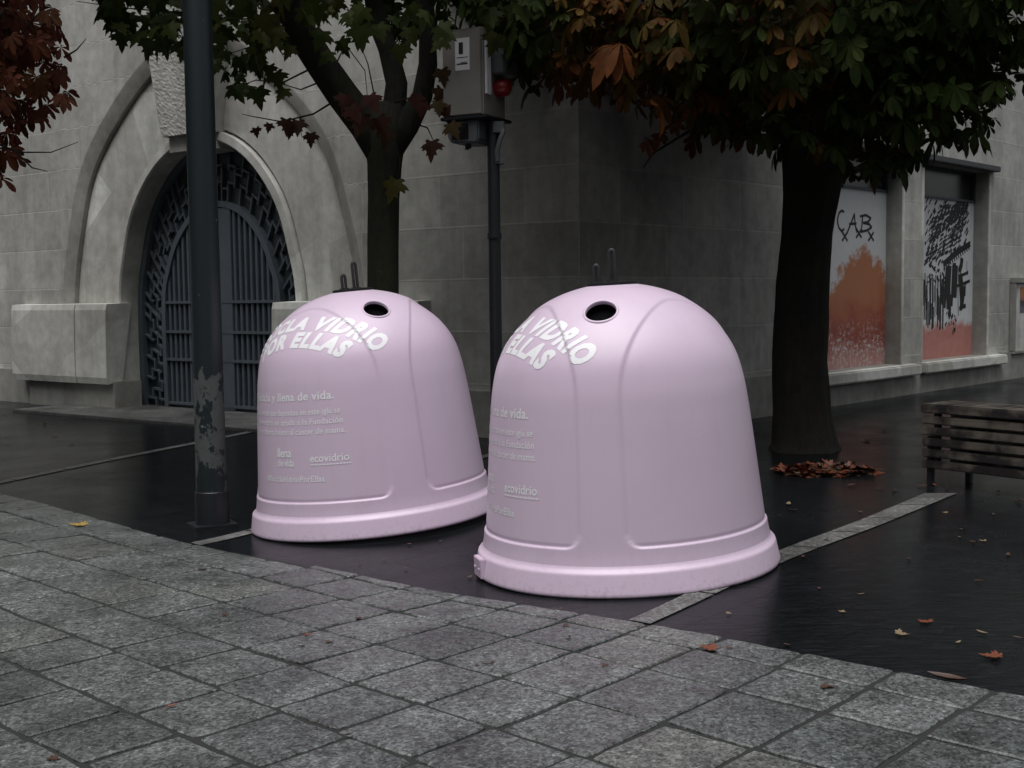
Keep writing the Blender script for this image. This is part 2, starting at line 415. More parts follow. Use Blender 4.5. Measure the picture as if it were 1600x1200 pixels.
for ri, (ut, ub) in enumerate(rows):
    off = rs.choice([0, 0, 0, .02, -.03, .19 if ri > 2 else 0]) if ri > 1 else 0
    v = -8.7 + off
    lines = [v]
    k0 = 0
    while lines[-1] < 21:
        base = 1.70 + .3783 * (round((lines[-1] - 1.70 - off) / .3783) + 1) + off
        lines.append(base + rs.uniform(-.022, .022))
    for v0, v1 in zip(lines, lines[1:]):
        j = .0045 + rs.uniform(0, .003); s1, s2 = rs.uniform(-.008, .008), rs.uniform(-.008, .008)
        t0 = u_edge(v0) if ut is None else ut; t1 = u_edge(v1) if ut is None else ut
        near = abs((v0 - .5 * ub) - 2) < 7 and ub > .8
        if ut is None and v0 > 7.2: 
            if t0 - ub < .06: continue
        if min(t0, t1) - ub < .05: continue
        stone([(ub + j + s1, v0 + j), (ub + j + s2, v1 - j), (t1 - (0 if ut is None else j), v1 - j), (t0 - (0 if ut is None else j), v0 + j)], near)
tag(b.build('granite_paving', M['granite'], recalc=True), kind='structure')
# pale strips set into the slate
def strip(pa, pb, qa, qb, nseg):
    b = MB(); 
    for i in range(nseg):
        t0, t1 = i / nseg + .0035 * 8 / nseg, (i + 1) / nseg
        c = []
        for (P, Q), t in (((pa, pb), t0), ((qa, qb), t0), ((qa, qb), t1), ((pa, pb), t1)):
            c.append((P[0] + (Q[0] - P[0]) * t, P[1] + (Q[1] - P[1]) * t))
        b.cur = random.uniform(.2, .9); N = 6; vs = []
        for a_ in range(N + 1):
            for e_ in range(3):
                l = [c[0][k] + (c[3][k] - c[0][k]) * a_ / N for k in (0, 1)]; r = [c[1][k] + (c[2][k] - c[1][k]) * a_ / N for k in (0, 1)]
                vs.append(uv2p(l[0] + (r[0] - l[0]) * e_ / 2, l[1] + (r[1] - l[1]) * e_ / 2, .006))
        b.add(vs, [(k * 3 + e_, k * 3 + e_ + 1, (k + 1) * 3 + e_ + 1, (k + 1) * 3 + e_) for k in range(N) for e_ in range(2)])
    return tag(b.build('granite_strip', M['strip']), kind='structure')
strip((4.40, 3.37), (8.65, 3.84), (4.40, 3.25), (8.80, 3.66), 7)
strip((4.22, 6.74), (8.6, 8.1), (4.22, 6.62), (8.6, 7.98), 8)
strip((4.02, 9.84), (8.7, 11.86), (4.02, 9.72), (8.7, 11.74), 8)
strip((4.62, -.1), (8.9, .1), (4.62, -.24), (8.9, -.04), 8)
# ------------------------------------------------------------------ corner building
P0 = Vector((.69, 12.225, 0)); AL = Vector((-.8, .6, 0)); NL = Vector((-.6, -.8, 0))
AR = Vector((math.cos(A47), math.sin(A47), 0)); NR = Vector((AR.y, -AR.x, 0)); UP = Vector((0, 0, 1))
bld = empty('corner_building', P0)
tag(bld, 'pale limestone corner building with an arched iron gate and boarded windows', 'building')
def wl(s, z, d=0.0): return AL * s + UP * z - NL * d          # d > 0 goes into the wall
def wr(s, z, d=0.0): return AR * s + UP * z - NR * d
def wbox(b, W, s0, s1, z0, z1, d0, d1):
    b.box(W(s0, z0, d0), W(s1, z0, d0) - W(s0, z0, d0), W(s0, z1, d0) - W(s0, z0, d0), W(s0, z0, d1) - W(s0, z0, d0))
def wquad(b, W, s0, s1, z0, z1, d=0.0, uv0=(0, 0)):
    b.quad(W(s0, z0, d), W(s1, z0, d), W(s1, z1, d), W(s0, z1, d), [(s0 - uv0[0], z0 - uv0[1]), (s1 - uv0[0], z0 - uv0[1]), (s1 - uv0[0], z1 - uv0[1]), (s0 - uv0[0], z1 - uv0[1])])
def interp(pts, z):
    for (w0, z0), (w1, z1) in zip(pts, pts[1:]):
        if z0 <= z <= z1: return w0 + (w1 - w0) * (z - z0) / (z1 - z0)
    return pts[-1][0]
def smooth_path(pts, n):
    # Catmull-Rom through control points, then resample to n points
    P = [Vector(p) for p in pts]; P = [P[0] * 2 - P[1]] + P + [Vector((-P[-2].x, P[-2].y)) if abs(P[-1].x) < 1e-6 else P[-1] * 2 - P[-2]]
    out = []
    for i in range(1, len(P) - 2):
        for k in range(24):
            t = k / 24; a, b_, c, d = P[i - 1:i + 3]
            out.append(.5 * ((2 * b_) + (c - a) * t + (2 * a - 5 * b_ + 4 * c - d) * t * t + (3 * b_ - a - 3 * c + d) * t ** 3))
    out.append(P[-2])
    L = [0]
    for a, b_ in zip(out, out[1:]): L.append(L[-1] + (b_ - a).length)
    res = []; j = 0
    for k in range(n):
        t = L[-1] * k / (n - 1)
        while j < len(L) - 2 and L[j + 1] < t: j += 1
        f_ = (t - L[j]) / (L[j + 1] - L[j]); res.append(out[j].lerp(out[j + 1], max(0, min(1, f_))))
    return res
SC0 = 5.95; NP = 40
OUT = smooth_path([(3.02, 0), (3.0, 1.5), (2.77, 2.55), (2.42, 3.4), (1.74, 4.12), (.91, 4.69), (0, 5.02)], NP)
INN = smooth_path([(1.76, 0), (1.75, 1.5), (1.63, 2.1), (1.46, 2.6), (1.20, 2.98), (.86, 3.29), (.46, 3.49), (0, 3.56)], NP)
GIN = smooth_path([(1.15, 0), (1.15, 1.45), (1.04, 1.9), (.85, 2.28), (.55, 2.58), (.28, 2.71), (0, 2.75)], NP)
def both(path): return [Vector((-p.x, p.y)) for p in path] + [p.copy() for p in reversed(path[:-1])]   # from +s foot... to the other foot
def grow(path, d):
    o = []
    for i, p in enumerate(path):
        a, c = path[max(i - 1, 0)], path[min(i + 1, len(path) - 1)]; t = (c - a).normalized(); nrm = Vector((-t.y, t.x))
        q = p + nrm * d; 
        if i in (0, len(path) - 1): q.y = p.y
        o.append(q)
    return o
outb, innb, ginb = both(OUT), both(INN), both(GIN)
def ring_loft(b, rings):
    n = len(rings[0][0])
    for (r0, d0), (r1, d1) in zip(rings, rings[1:]):
        for i in range(n - 1):
            b.quad(wl(SC0 + r0[i].x, r0[i].y, d0), wl(SC0 + r0[i + 1].x, r0[i + 1].y, d0), wl(SC0 + r1[i + 1].x, r1[i + 1].y, d1), wl(SC0 + r1[i].x, r1[i].y, d1))
WH = 9.5
b = MB()
wquad(b, wl, 0, SC0 - 3.02, 0, WH); wquad(b, wl, SC0 + 3.02, 18, 0, WH)
for p, q in zip(outb, outb[1:]):
    s0, s1 = SC0 + p.x, SC0 + q.x
    if abs(s1 - s0) < 1e-5: continue
    b.quad(wl(s0, p.y), wl(s1, q.y), wl(s1, WH), wl(s0, WH), [(s0, p.y), (s1, q.y), (s1, WH), (s0, WH)])
wl_o = b.build('left_wall_face', M['limestone'], bld); wl_o.name = 'gate_wall'
b = MB()
sg = grow(outb, 0)
ring_loft(b, [(outb, 0), (grow(outb, -.02), .0), (grow(outb, -.19), .065), (grow(outb, -.195), .135)])
b.build('arch_moulding', M['archstone'], bld, smooth=True, merge=.0005, angle=.5)
b = MB()
def lerp_ring(a, c, t): return [p.lerp(q, t) for p, q in zip(a, c)]
o1, i1 = grow(outb, -.195), grow(innb, .16)
ring_loft(b, [(o1, .135), (lerp_ring(o1, i1, .04), .12), (lerp_ring(o1, i1, .5), .125), (lerp_ring(o1, i1, .8), .13), (i1, .14)])
b.build('arch_splay', M['smoothstone'], bld, smooth=True, merge=.0005)
b = MB()
ring_loft(b, [(i1, .14), (grow(innb, .155), .20), (grow(innb, .125), .20), (grow(innb, .12), .075), (grow(innb, .02), .07), (innb, .09), (innb, .50)])
b.build('gate_surround', M['smoothstone'], bld, smooth=True, merge=.0005, angle=.5)
# keystone
b = MB(); rk = random.Random(5)
nz, nw = 70, 36; vs = []
for i in range(nz + 1):
    z = 3.62 + (5.35 - 3.62) * i / nz; hw = .47 + .36 * i / nz
    for j in range(nw + 1):
        e = rk.uniform(-.004, .004) if 0 < j < nw else 0
        vs.append(wl(SC0 + .02 + hw * (2 * j / nw - 1), z, -.10 + e))
b.add(vs, [(i * (nw + 1) + j, i * (nw + 1) + j + 1, (i + 1) * (nw + 1) + j + 1, (i + 1) * (nw + 1) + j) for i in range(nz) for j in range(nw)])
for sgn in (-1, 1):
    b.quad(wl(SC0 + .02 + sgn * .47, 3.62, -.10), wl(SC0 + .02 + sgn * .83, 5.35, -.10), wl(SC0 + .02 + sgn * .83, 5.35, .25), wl(SC0 + .02 + sgn * .47, 3.62, .25))
b.quad(wl(SC0 + .49, 3.62, -.1), wl(SC0 - .45, 3.62, -.1), wl(SC0 - .45, 3.62, .3), wl(SC0 + .49, 3.62, .3))
b.quad(wl(SC0 + .85, 5.35, -.1), wl(SC0 - .81, 5.35, -.1), wl(SC0 - .81, 5.35, .3), wl(SC0 + .85, 5.35, .3))
wbox(b, wl, SC0 - .40, SC0 + .44, 3.42, 3.615, -.015, .5)
b.build('keystone', M['keystone'], bld, recalc=True, merge=.0005)
# plinth blocks beside the gate
for side in (1, -1):
    b = MB()
    a0, a1 = SC0 + side * 1.66, SC0 + side * 3.98
    s0, s1 = min(a0, a1), max(a0, a1)
    prof = [(.40, .02), (.36, -.22), (.45, -.24), (.9, -.235), (1.38, -.22), (1.46, -.20), (1.475, .20)]
    cuts = [s0, s0 + .72, s0 + 1.45, s1]
    for c0, c1, e in zip(cuts, cuts[1:], (0, .012, .003)):
        for (z0, d0), (z1, d1) in zip(prof, prof[1:]):
            b.quad(wl(c0 + .003, z0, d0 - e), wl(c1 - .003, z0, d0 - e), wl(c1 - .003, z1, d1 - e), wl(c0 + .003, z1, d1 - e))
        for c in (c0 + .003, c1 - .003):
            b.add([wl(c, z, d - e) for z, d in prof], [tuple(range(len(prof)))])
    b.build('plinth_block', M['smoothstone'], bld, recalc=True)
    b = MB(); wbox(b, wl, min(SC0 + side * 1.62, SC0 + side * 3.72), max(SC0 + side * 1.62, SC0 + side * 3.72), -.1, .395, -.14, .3)
    b.build('plinth_base', M['basestone'], bld, recalc=True, bevel=.012)
b = MB()
wbox(b, wl, -.05, SC0 - 3.73, -.1, .50, -.05, .2); b.build('base_course', M['basestone'], bld, recalc=True, bevel=.01)
b = MB(); wbox(b, wl, SC0 + 3.73, 18, -.1, .50, -.05, .2)
b.build('base_course', M['basestone'], bld, recalc=True, bevel=.01)
b = MB(); wbox(b, wl, SC0 - 2.3, SC0 + 2.75, -.05, .035, -1.0, .8); b.build('doorstep', M['strip'], bld, recalc=True, bevel=.01)
# iron gate
gate = None
b = MB(); gd = .46
pts = [wl(SC0 + p.x * 1.02, p.y, gd) for p in innb]; base = [wl(SC0 + p.x * 1.02, 0, gd) for p in innb]
for i in range(len(pts) - 1): b.quad(base[i], base[i + 1], pts[i + 1], pts[i])
gate = b.build('iron_gate', M['gateback'], bld)
def height_at(path, x):
    x = abs(x); best = 0
    for p, q in zip(path, path[1:]):
        if min(p.x, q.x) <= x <= max(p.x, q.x) and p.x != q.x: best = max(best, p.y + (q.y - p.y) * (x - p.x) / (q.x - p.x))
    return best
b = MB(); x = -1.05
while x < 1.06:
    if x > .12 or x < -.28: 
        h_ = height_at(GIN, x); wbox(b, wl, SC0 + x - .026, SC0 + x + .026, .06, h_ + .02, gd - .085, gd - .02)
    x += .105
wbox(b, wl, SC0 - .27, SC0 + .10, .04, 2.70, gd - .10, gd - .02)
for z in (.09, .69, 1.07, 1.47): wbox(b, wl, SC0 - 1.16, SC0 + 1.16, z - .02, z + .02, gd - .105, gd - .022)
wbox(b, wl, SC0 - 1.16, SC0 + 1.16, .03, .24, gd - .045, gd - .012)
b.build('gate_bar', M['gate'], gate, recalc=True, bevel=.006)
b = MB()
def band(b, path, w0, w1, d0, d1):
    a, c = grow(path, w0), grow(path, w1)
    for i in range(len(path) - 1):
        q0, q1, q2, q3 = [(SC0 + p.x, p.y) for p in (a[i], a[i + 1], c[i + 1], c[i])]
        f = [wl(*p, d0) for p in (q0, q1, q2, q3)]; k = [wl(*p, d1) for p in (q0, q1, q2, q3)]
        b.add(f + k, [(0, 1, 2, 3), (0, 1, 5, 4), (2, 3, 7, 6)])
band(b, ginb, -.035, .045, gd - .11, gd - .01)
b.build('arch_bar', M['gate'], gate, recalc=True); b = MB()
band(b, innb, -.10, -.005, gd - .09, gd - .01)
b.build('gate_frame', M['gate'], gate, recalc=True)
# fretwork between the inner arch and the outer frame: short radial and tangential flats
b = MB(); rf = random.Random(11)
def flat2(b, p, q, w, d0, d1):
    p, q = Vector(p), Vector(q); t = (q - p)
    if t.length < 1e-4: return
    t.normalize(); n_ = Vector((-t.y, t.x)) * w / 2; p = p - t * w / 2; q = q + t * w / 2
    vs = [wl(SC0 + c.x, c.y, d) for d in (d0, d1) for c in (p - n_, q - n_, q + n_, p + n_)]
    b.add(vs, [(0, 1, 2, 3), (4, 5, 6, 7), (0, 1, 5, 4), (1, 2, 6, 5), (2, 3, 7, 6), (3, 0, 4, 7)])
def resamp(path, n):
    L = [0]
    for p, q in zip(path, path[1:]): L.append(L[-1] + (q - p).length)
    o = []; j = 0
    for k in range(n):
        t = L[-1] * k / (n - 1)
        while j < len(L) - 2 and L[j + 1] < t: j += 1
        o.append(path[j].lerp(path[j + 1], (t - L[j]) / (L[j + 1] - L[j])))
    return o
K = 60; ra, rb_ = resamp(grow(ginb, .05), K), resamp(grow(innb, -.09), K)
lay = [0, .30, .62, 1.0]
for i in range(K - 1):
    for li in range(3):
        P = ra[i].lerp(rb_[i], lay[li]); Q = ra[i].lerp(rb_[i], lay[li + 1])
        if (i + li) % 2 == 0 or rf.random() < .18: flat2(b, P, Q, .028, gd - .055 + .004 * li, gd - .005)
    for li in range(1, 3):
        if (i + 2 * li) % 4 != 0:
            o_ = (.07 if i % 2 else -.06)
            flat2(b, ra[i].lerp(rb_[i], lay[li] + o_), ra[i + 1].lerp(rb_[i + 1], lay[li] + o_), .030, gd - .052, gd - .006)
b.build('gate_fretwork', M['gate'], gate, recalc=True)

# right wall with two boarded windows
b = MB()
SB = [0, 4.8, 7.25, 7.95, 10.4, 26]; ZB = [0, .45, 3.41, WH]
for i in range(5):
    for j in range(3):
        if j == 1 and i in (1, 3): continue
        wquad(b, wr, SB[i], SB[i + 1], ZB[j], ZB[j + 1])
b.build('street_wall', M['limestone'], bld)
DW = .26
for wi, (s0, s1) in enumerate(((4.8, 7.25), (7.95, 10.4))):
    b = MB()
    for sa in (s0, s1): b.quad(wr(sa, .45, 0), wr(sa, 3.41, 0), wr(sa, 3.41, DW), wr(sa, .45, DW))
    for za in (.45, 3.41): b.quad(wr(s0, za, 0), wr(s1, za, 0), wr(s1, za, DW), wr(s0, za, DW))
    for i in range(0): pass
    win = b.build('window', M['basestone'], bld)
    b = MB(); wquad(b, wr, s0, s1, .45, 2.92, DW - .02, (s0, .45)); 
    b.box(wr(s0, .45, DW - .015), wr(s1, .45, 0) - wr(s0, .45, 0), UP * 2.47, -NR * .02)
    bd = b.build('board', M['panel_orange' if wi == 0 else 'panel_sketch'], win)
    tag(bd, 'white board with an orange paint cloud and black letters' if wi == 0 else 'white board painted with a black sketch of arches over red')
    b = MB(); wbox(b, wr, s0 + .02, s1 - .02, 2.925, 3.40, DW - .01, DW + .03)
    b.build('dark_pane', M['darkglass'], win)
    b = MB()
    for z0, z1 in ((2.925, 2.96), (3.37, 3.405)): wbox(b, wr, s0 + .005, s1 - .005, z0, z1, DW - .05, DW - .012)
    for x in (s0 + .005, s1 - .045): wbox(b, wr, x, x + .04, 2.962, 3.368, DW - .05, DW - .012)
    b.build('window_frame', M['gateback'], win)
    b = MB(); wbox(b, wr, s0 - .16, s1 + (.36 if wi == 0 else .5), .29, .447, -.17, DW - .03)
    b.build('sill', M['smoothstone'], win, recalc=True, bevel=.02)
    b = MB(); wbox(b, wr, s0 - .12, s1 + .17, 3.412, 3.50, -.13, DW)
    b.build('lintel', M['lead'], win, recalc=True, bevel=.012)
    b = MB(); wbox(b, wr, s1 + .003, s1 + .045, .45, 3.405, -.022, .03); b.build('jamb_bead', M['smoothstone'], win, recalc=True, bevel=.008)
    b = MB(); wbox(b, wr, s0 - .045, s0 - .003, .45, 3.405, -.022, .03)
    b.build('jamb_bead', M['smoothstone'], win, recalc=True, bevel=.008)
    # painted marks on the boards
    def onboard(px, py, sa):
        d = F * FPX + RV * (px - 800) + UV_ * (600 - py); o_ = Vector((0, 0, CAM_H)); q_ = P0 + wr(0, 0, DW - .0225)
        p_ = o_ + d * ((q_ - o_).dot(NR) / d.dot(NR)) - P0; return (p_.dot(AR) - sa, p_.z - .45)
    b = MB(); rp = random.Random(20 + wi)
    def stroke(b, pts, w, taper=True):
        n = len(pts)
        for i, (p, q) in enumerate(zip(pts, pts[1:])):
            p, q = Vector(p), Vector(q); t = q - p
            if t.length < 1e-5: continue
            t.normalize(); nn = Vector((-t.y, t.x)) * w * .5; p = p - t * w * .15; q = q + t * w * .15
            b.add([wr(s0 + c.x, .45 + c.y, DW - .0225 - .00002 * (len(b.f) % 40)) for c in (p - nn, q - nn, q + nn, p + nn)], [(0, 1, 2, 3)])
    if wi == 0:
        def P(x, y): return onboard(x, y, s0)
        # px of the photo's letters turned into board metres
        C_ = [(1319, 331), (1315, 329), (1311, 333), (1309, 341), (1309, 349), (1311, 356), (1315, 361), (1319, 358)]
        A1 = [(1324, 363), (1331, 346), (1335, 334), (1336, 350), (1339, 363)]; A2 = [(1327, 350), (1338, 349)]
        B1 = [(1348, 336), (1347, 350), (1346, 361)]; B2 = [(1344, 338), (1353, 336), (1361, 341), (1356, 347), (1349, 348), (1358, 350), (1362, 355), (1355, 360), (1345, 362)]
        xs_ = []
        for cx, cy in ((1320, 369), (1342, 364), (1361, 369)): xs_ += [[(cx - 4, cy - 7), (cx + 4, cy + 7)], [(cx + 4, cy - 6), (cx - 4, cy + 7)]]
        for st in [C_, A1, A2, B1, B2] + xs_: stroke(b, [P(*p) for p in st], .035)
        b.build('painted_letters', M['ink'], bd)
    else:
        W_, H_ = 2.45, 2.47
        def P(x, y): return onboard(1420 + x / 3.155, 240 + y / 3.158, s0)
        # curved ribs sweeping up to the right, filled with short dashes
        for k in range(9):
            c = [(85 + k * 20, 540 - k * 10), (105 + k * 21, 430 - k * 16), (130 + k * 20, 330 - k * 11), (165 + k * 14, 250 - k * 2)]
            cc = [(c[i][0] + (c[i + 1][0] - c[i][0]) * t / 6, c[i][1] + (c[i + 1][1] - c[i][1]) * t / 6) for i in range(3) for t in range(6)]
            for i, (x, y) in enumerate(cc):
                if not (68 < x < 296 and 222 < y < 560): continue
                if rp.random() < .85:
                    l = rp.uniform(8, 17); stroke(b, [P(x - l * .6, y + l * .5 + rp.uniform(-6, 6)), P(x + l * .6, y - l * .6)], rp.uniform(.02, .05))
            vis = [p for p in cc if 66 < p[0] < 298 and 220 < p[1] < 560]
            if len(vis) > 1 and k % 2 == 0: stroke(b, [P(*p) for p in vis], .014)
        for k in range(170):
            x, y = rp.uniform(78, 292), rp.uniform(228, 555)
            if x < 80 + (545 - y) * .0 or y > 560 - max(0, (x - 180)) * .9: continue
            l = rp.uniform(5, 13); stroke(b, [P(x - l * .5, y + l), P(x + rp.uniform(-2, 2), y + rp.uniform(-3, 3)), P(x + l * .5, y - l)], rp.uniform(.015, .05))
        for k in range(40):
            x = rp.uniform(64, 185); y = rp.uniform(600, 760); stroke(b, [P(x, y), P(x - 2, y + rp.uniform(40, 130))], rp.uniform(.012, .03))
        for q_ in ((195, 570, 185, 700, .20), (228, 560, 222, 700, .22), (255, 600, 262, 720, .16), (205, 700, 200, 800, .10), (270, 660, 262, 740, .14)): stroke(b, [P(q_[0], q_[1]), P(q_[2], q_[3])], q_[4])
        for k in range(9): stroke(b, [P(205 + k * 10, 345 - k * 7), P(214 + k * 9.5, 290 - k * 5)], .045)
        for k in range(4):
            arc = [(215 + 8 * k + 62 * (1 - math.cos(t * PI / 10)) * (.9 - .1 * k) * .5, 440 - 10 * k - 95 * math.sin(t * PI / 10)) for t in range(0, 9)]
            stroke(b, [P(*p) for p in arc], .02)
        # heavy cornice beam and dark bay under it
        stroke(b, [P(172, 545), P(205, 515), P(250, 478), P(302, 446)], .10)
        for k in range(12): stroke(b, [P(183 + k * 10, 545 - k * 8), P(188 + k * 10, 562 - k * 8)], .035)
        for x0, y0, x1, y1, w_ in ((200, 560, 196, 760, .16), (225, 545, 224, 640, .12), (215, 640, 212, 750, .06), (262, 520, 250, 580, .12), (262, 600, 292, 585, .05), (232, 655, 300, 628, .05), (262, 650, 256, 770, .10), (278, 640, 276, 700, .06), (246, 560, 244, 800, .02), (286, 530, 290, 600, .015), (250, 765, 280, 750, .07), (185, 570, 178, 760, .05)):
            stroke(b, [P(x0, y0), P((x0 + x1) / 2 + rp.uniform(-3, 3), (y0 + y1) / 2), P(x1, y1)], w_)
        # columns on the left
        for k in range(9):
            x = 66 + k * 13; stroke(b, [P(x + rp.uniform(-2, 4), 610 + rp.uniform(-20, 30)), P(x, 720), P(x - 3, 800 + rp.uniform(0, 90))], rp.uniform(.018, .055))
        for k in range(30):
            x, y = rp.uniform(95, 180), rp.uniform(545, 640); l = rp.uniform(6, 16); stroke(b, [P(x, y), P(x + rp.uniform(-l, l), y + l)], rp.uniform(.015, .045))
        for k in range(16):
            x, y = rp.uniform(185, 232), rp.uniform(770, 880); stroke(b, [P(x, y), P(x + rp.uniform(-9, 9), y + rp.uniform(6, 18))], rp.uniform(.02, .05))
        b.build('painted_sketch', M['ink'], bd)
b = MB(); wbox(b, wr, .0, 4.6, -.1, .50, -.05, .2); b.build('base_course', M['basestone'], bld, recalc=True, bevel=.01)
b = MB(); wbox(b, wr, 4.601, 10.95, -.1, .285, -.05, .2); b.build('base_course', M['basestone'], bld, recalc=True, bevel=.01)
b = MB(); wbox(b, wr, 10.951, 26, -.1, .47, -.045, .2)
b.build('base_course', M['basestone'], bld, recalc=True, bevel=.01)
# the unseen top that carries the walls on
b = MB(); b.add([wl(18, WH), Vector((0, 0, WH)), wr(26, WH), wl(18, WH) + wr(26, 0)], [(0, 1, 2, 3)]); b.build('roof', M['lead'], bld, recalc=False)

# notice case on the street wall
nc = empty('notice_case', P0 + wr(11.36, .42, 0)); tag(nc, 'shallow grey notice case with an orange picture on the far right wall', 'notice case')
O = wr(11.36, .42, 0)
b = MB()
def nb(b, s0, s1, z0, z1, d0, d1): 
    o = wr(s0, z0, d0) - O; b.box(o, wr(s1, z0, d0) - O - o, wr(s0, z1, d0) - O - o, wr(s0, z0, d1) - O - o)
for q in ((11.36, 12.7, 1.62, 1.71), (11.36, 12.7, .42, .47)): nb(b, *q, -.09, -.003)
for q in ((11.36, 11.45), (12.61, 12.7)): nb(b, *q, .471, 1.619, -.088, -.003)
b.build('case_frame', M['basestone'], nc, recalc=True, bevel=.01)
b = MB(); nb(b, 11.451, 12.609, .471, 1.619, -.035, -.004); b.build('back_board', M['smoothstone'], nc, recalc=True)
b = MB()
q = [wr(s, z, -.042) - O for s, z in ((11.75, 1.12), (12.45, 1.12), (12.45, 1.56), (11.75, 1.56))]; b.quad(*q, [(0, 0), (1, 0), (1, 1), (0, 1)])
b.build('picture', M['poster'], nc)
# ------------------------------------------------------------------ igloo glass banks
def chain(pts, step):
    P = [Vector((*p, 0)) for p in pts]; P = [P[0] * 2 - P[1]] + P + [Vector((-P[-2].x, P[-2].y, 0))]
    o = []
    for i in range(1, len(P) - 2):
        for k in range(40):
            t = k / 40; a, b_, c, d = P[i - 1:i + 3]
            o.append(.5 * ((2 * b_) + (c - a) * t + (2 * a - 5 * b_ + 4 * c - d) * t * t + (3 * b_ - a - 3 * c + d) * t ** 3))
    o.append(P[-2]); T = [0]
    for a, b_ in zip(o, o[1:]): T.append(T[-1] + (b_ - a).length)
    return o, T
PROF, PT = chain([(.805, .14), (.790, .24), (.765, .50), (.746, .70), (.727, .88), (.706, 1.03), (.668, 1.17), (.600, 1.29), (.500, 1.395), (.355, 1.493), (.18, 1.552), (0, 1.57)], .01)
TT = PT[-1]
def at_t(t):
    t = max(0, min(TT, t)); lo, hi = 0, len(PT) - 1
    while hi - lo > 1:
        m_ = (lo + hi) // 2
        if PT[m_] <= t: lo = m_
        else: hi = m_
    f_ = (t - PT[lo]) / (PT[hi] - PT[lo]); p = PROF[lo].lerp(PROF[hi], f_); d = (PROF[hi] - PROF[lo]).normalized()
    return p.x, p.y, d.y, -d.x            # r, z, outward normal (radial, up)
def t_of_z(z):
    for (p, t), (q, t2) in zip(zip(PROF, PT), zip(PROF[1:], PT[1:])):
        if p.y <= z <= q.y: return t + (t2 - t) * (z - p.y) / (q.y - p.y)
    return TT
TB, TC, TTOP = t_of_z(.235), t_of_z(.98), t_of_z(1.475)
HALF = math.radians(51.5)
def sstep(x): x = max(0, min(1, x)); return x * x * (3 - 2 * x)
def recess(az, t, r):
    a = math.degrees(az) % 120; rel = abs(math.radians(a - 60))
    if t > TTOP + .05: return 0
    if t > TC:
        e = math.hypot(rel / HALF, (t - TC) / (TTOP - TC)); d = (1 - e) * min(r * HALF, TTOP - TC) * .95; rad = 0
    else:
        dx, dy, rad = (HALF - rel) * r, t - TB, .085
        d = rad - math.hypot(rad - dx, rad - dy) if dx < rad and dy < rad else min(dx, dy)
    depth = .009 + .005 * max(0, 1 - (t - TB) / .03)
    return depth * sstep(d / .012)
def surf(az, t, out=0.0):
    r, z, nr, nz_ = at_t(t); k = -recess(az, t, r) + out
    r2 = r + nr * k
    return Vector((r2 * math.sin(az), -r2 * math.cos(az), z + nz_ * k))
HT = t_of_z(1.428); HR = .088
hc = surf(0, HT)
_, _, hnr, hnz = at_t(HT); HN = Vector((0, -hnr, hnz)); HX = Vector((1, 0, 0)); HY = HN.cross(HX)
b = MB(); NA, NT = 396, 230
rowt = []
k = 0; t = 0.0
while t < TT - .012:
    rowt.append(t); t += .0042 if TB - .03 < t < TB + .05 else .0095
vs = []
for t in rowt:
    for j in range(NA): vs.append(surf(2 * PI * j / NA, t))
fs = []
hole = set()
for i, v in enumerate(vs):
    q = v - hc
    if abs(q.x) < .15 and v.y < 0 and abs(q.dot(HN)) < .06:
        hx_, hy_ = q.dot(HX), q.dot(HY); l_ = math.hypot(hx_, hy_)
        if l_ < HR - .0105: hole.add(i)
        elif l_ < HR: vs[i] = v + (HX * hx_ + HY * hy_) * (HR / l_ - 1)
top = len(vs); vs.append(Vector((0, 0, 1.57)))
for i in range(len(rowt) - 1):
    for j in range(NA):
        f_ = (i * NA + j, i * NA + (j + 1) % NA, (i + 1) * NA + (j + 1) % NA, (i + 1) * NA + j)
        if not any(x in hole for x in f_): fs.append(f_)
n0 = (len(rowt) - 1) * NA
fs += [(n0 + j, n0 + (j + 1) % NA, top) for j in range(NA)]
b.add(vs, fs)
bin0 = empty('glass_bank', (0, 0, 0))
b.build('shell', M['pink'], bin0, smooth=True, recalc=False)
b = MB(); b.lathe([(.790, .20), (.799, .165), (.806, .146), (.816, .134), (.825, .1275), (.8305, .122), (.834, .112), (.849, .026), (.853, .014), (.849, .003), (.843, .0), (.78, .002)], 160)
b.build('base_flange', M['pink'], bin0, smooth=True)
b = MB(); b.lathe([(.60, -.012), (.60, .004), (.838, .0015), (.838, -.05), (.835, -.09)], 96); b.build('rubber_skirt', M['black_rubber'], bin0, smooth=True, angle=.6)
# rim of the throw-in hole; sleeve with the inner shade put into its colour
b = MB(); N = 64; prof = [(-.006, -.02), (-.006, .000), (-.003, .003), (.003, .003), (.008, .0005), (.009, -.012)]
vs = []
for j in range(N):
    a = 2 * PI * j / N
    for dr, dn in prof:
        rr = HR + dr; vs.append(hc + HX * rr * math.cos(a) + HY * rr * math.sin(a) + HN * (dn - rr * rr * .62 * abs(math.cos(a)) ** 2))
np_ = len(prof)
b.add(vs, [(j * np_ + i, j * np_ + i + 1, ((j + 1) % N) * np_ + i + 1, ((j + 1) % N) * np_ + i) for j in range(N) for i in range(np_ - 1)])
rim = b.build('hole_rim', M['pink'], bin0, smooth=True)
b = MB(); vs = []
for d, rr in ((-.002, HR - .005), (-.06, HR - .008), (-.06, 0.0)):
    for j in range(N):
        a = 2 * PI * j / N; vs.append(hc + HX * rr * math.cos(a) + HY * rr * math.sin(a) + HN * (d - rr * rr * .62 * abs(math.cos(a)) ** 2))
b.add(vs, [(i * N + j, i * N + (j + 1) % N, (i + 1) * N + (j + 1) % N, (i + 1) * N + j) for i in range(2) for j in range(N)])
b.build('hole_sleeve', M['painted_hole_shade'], rim, smooth=False)
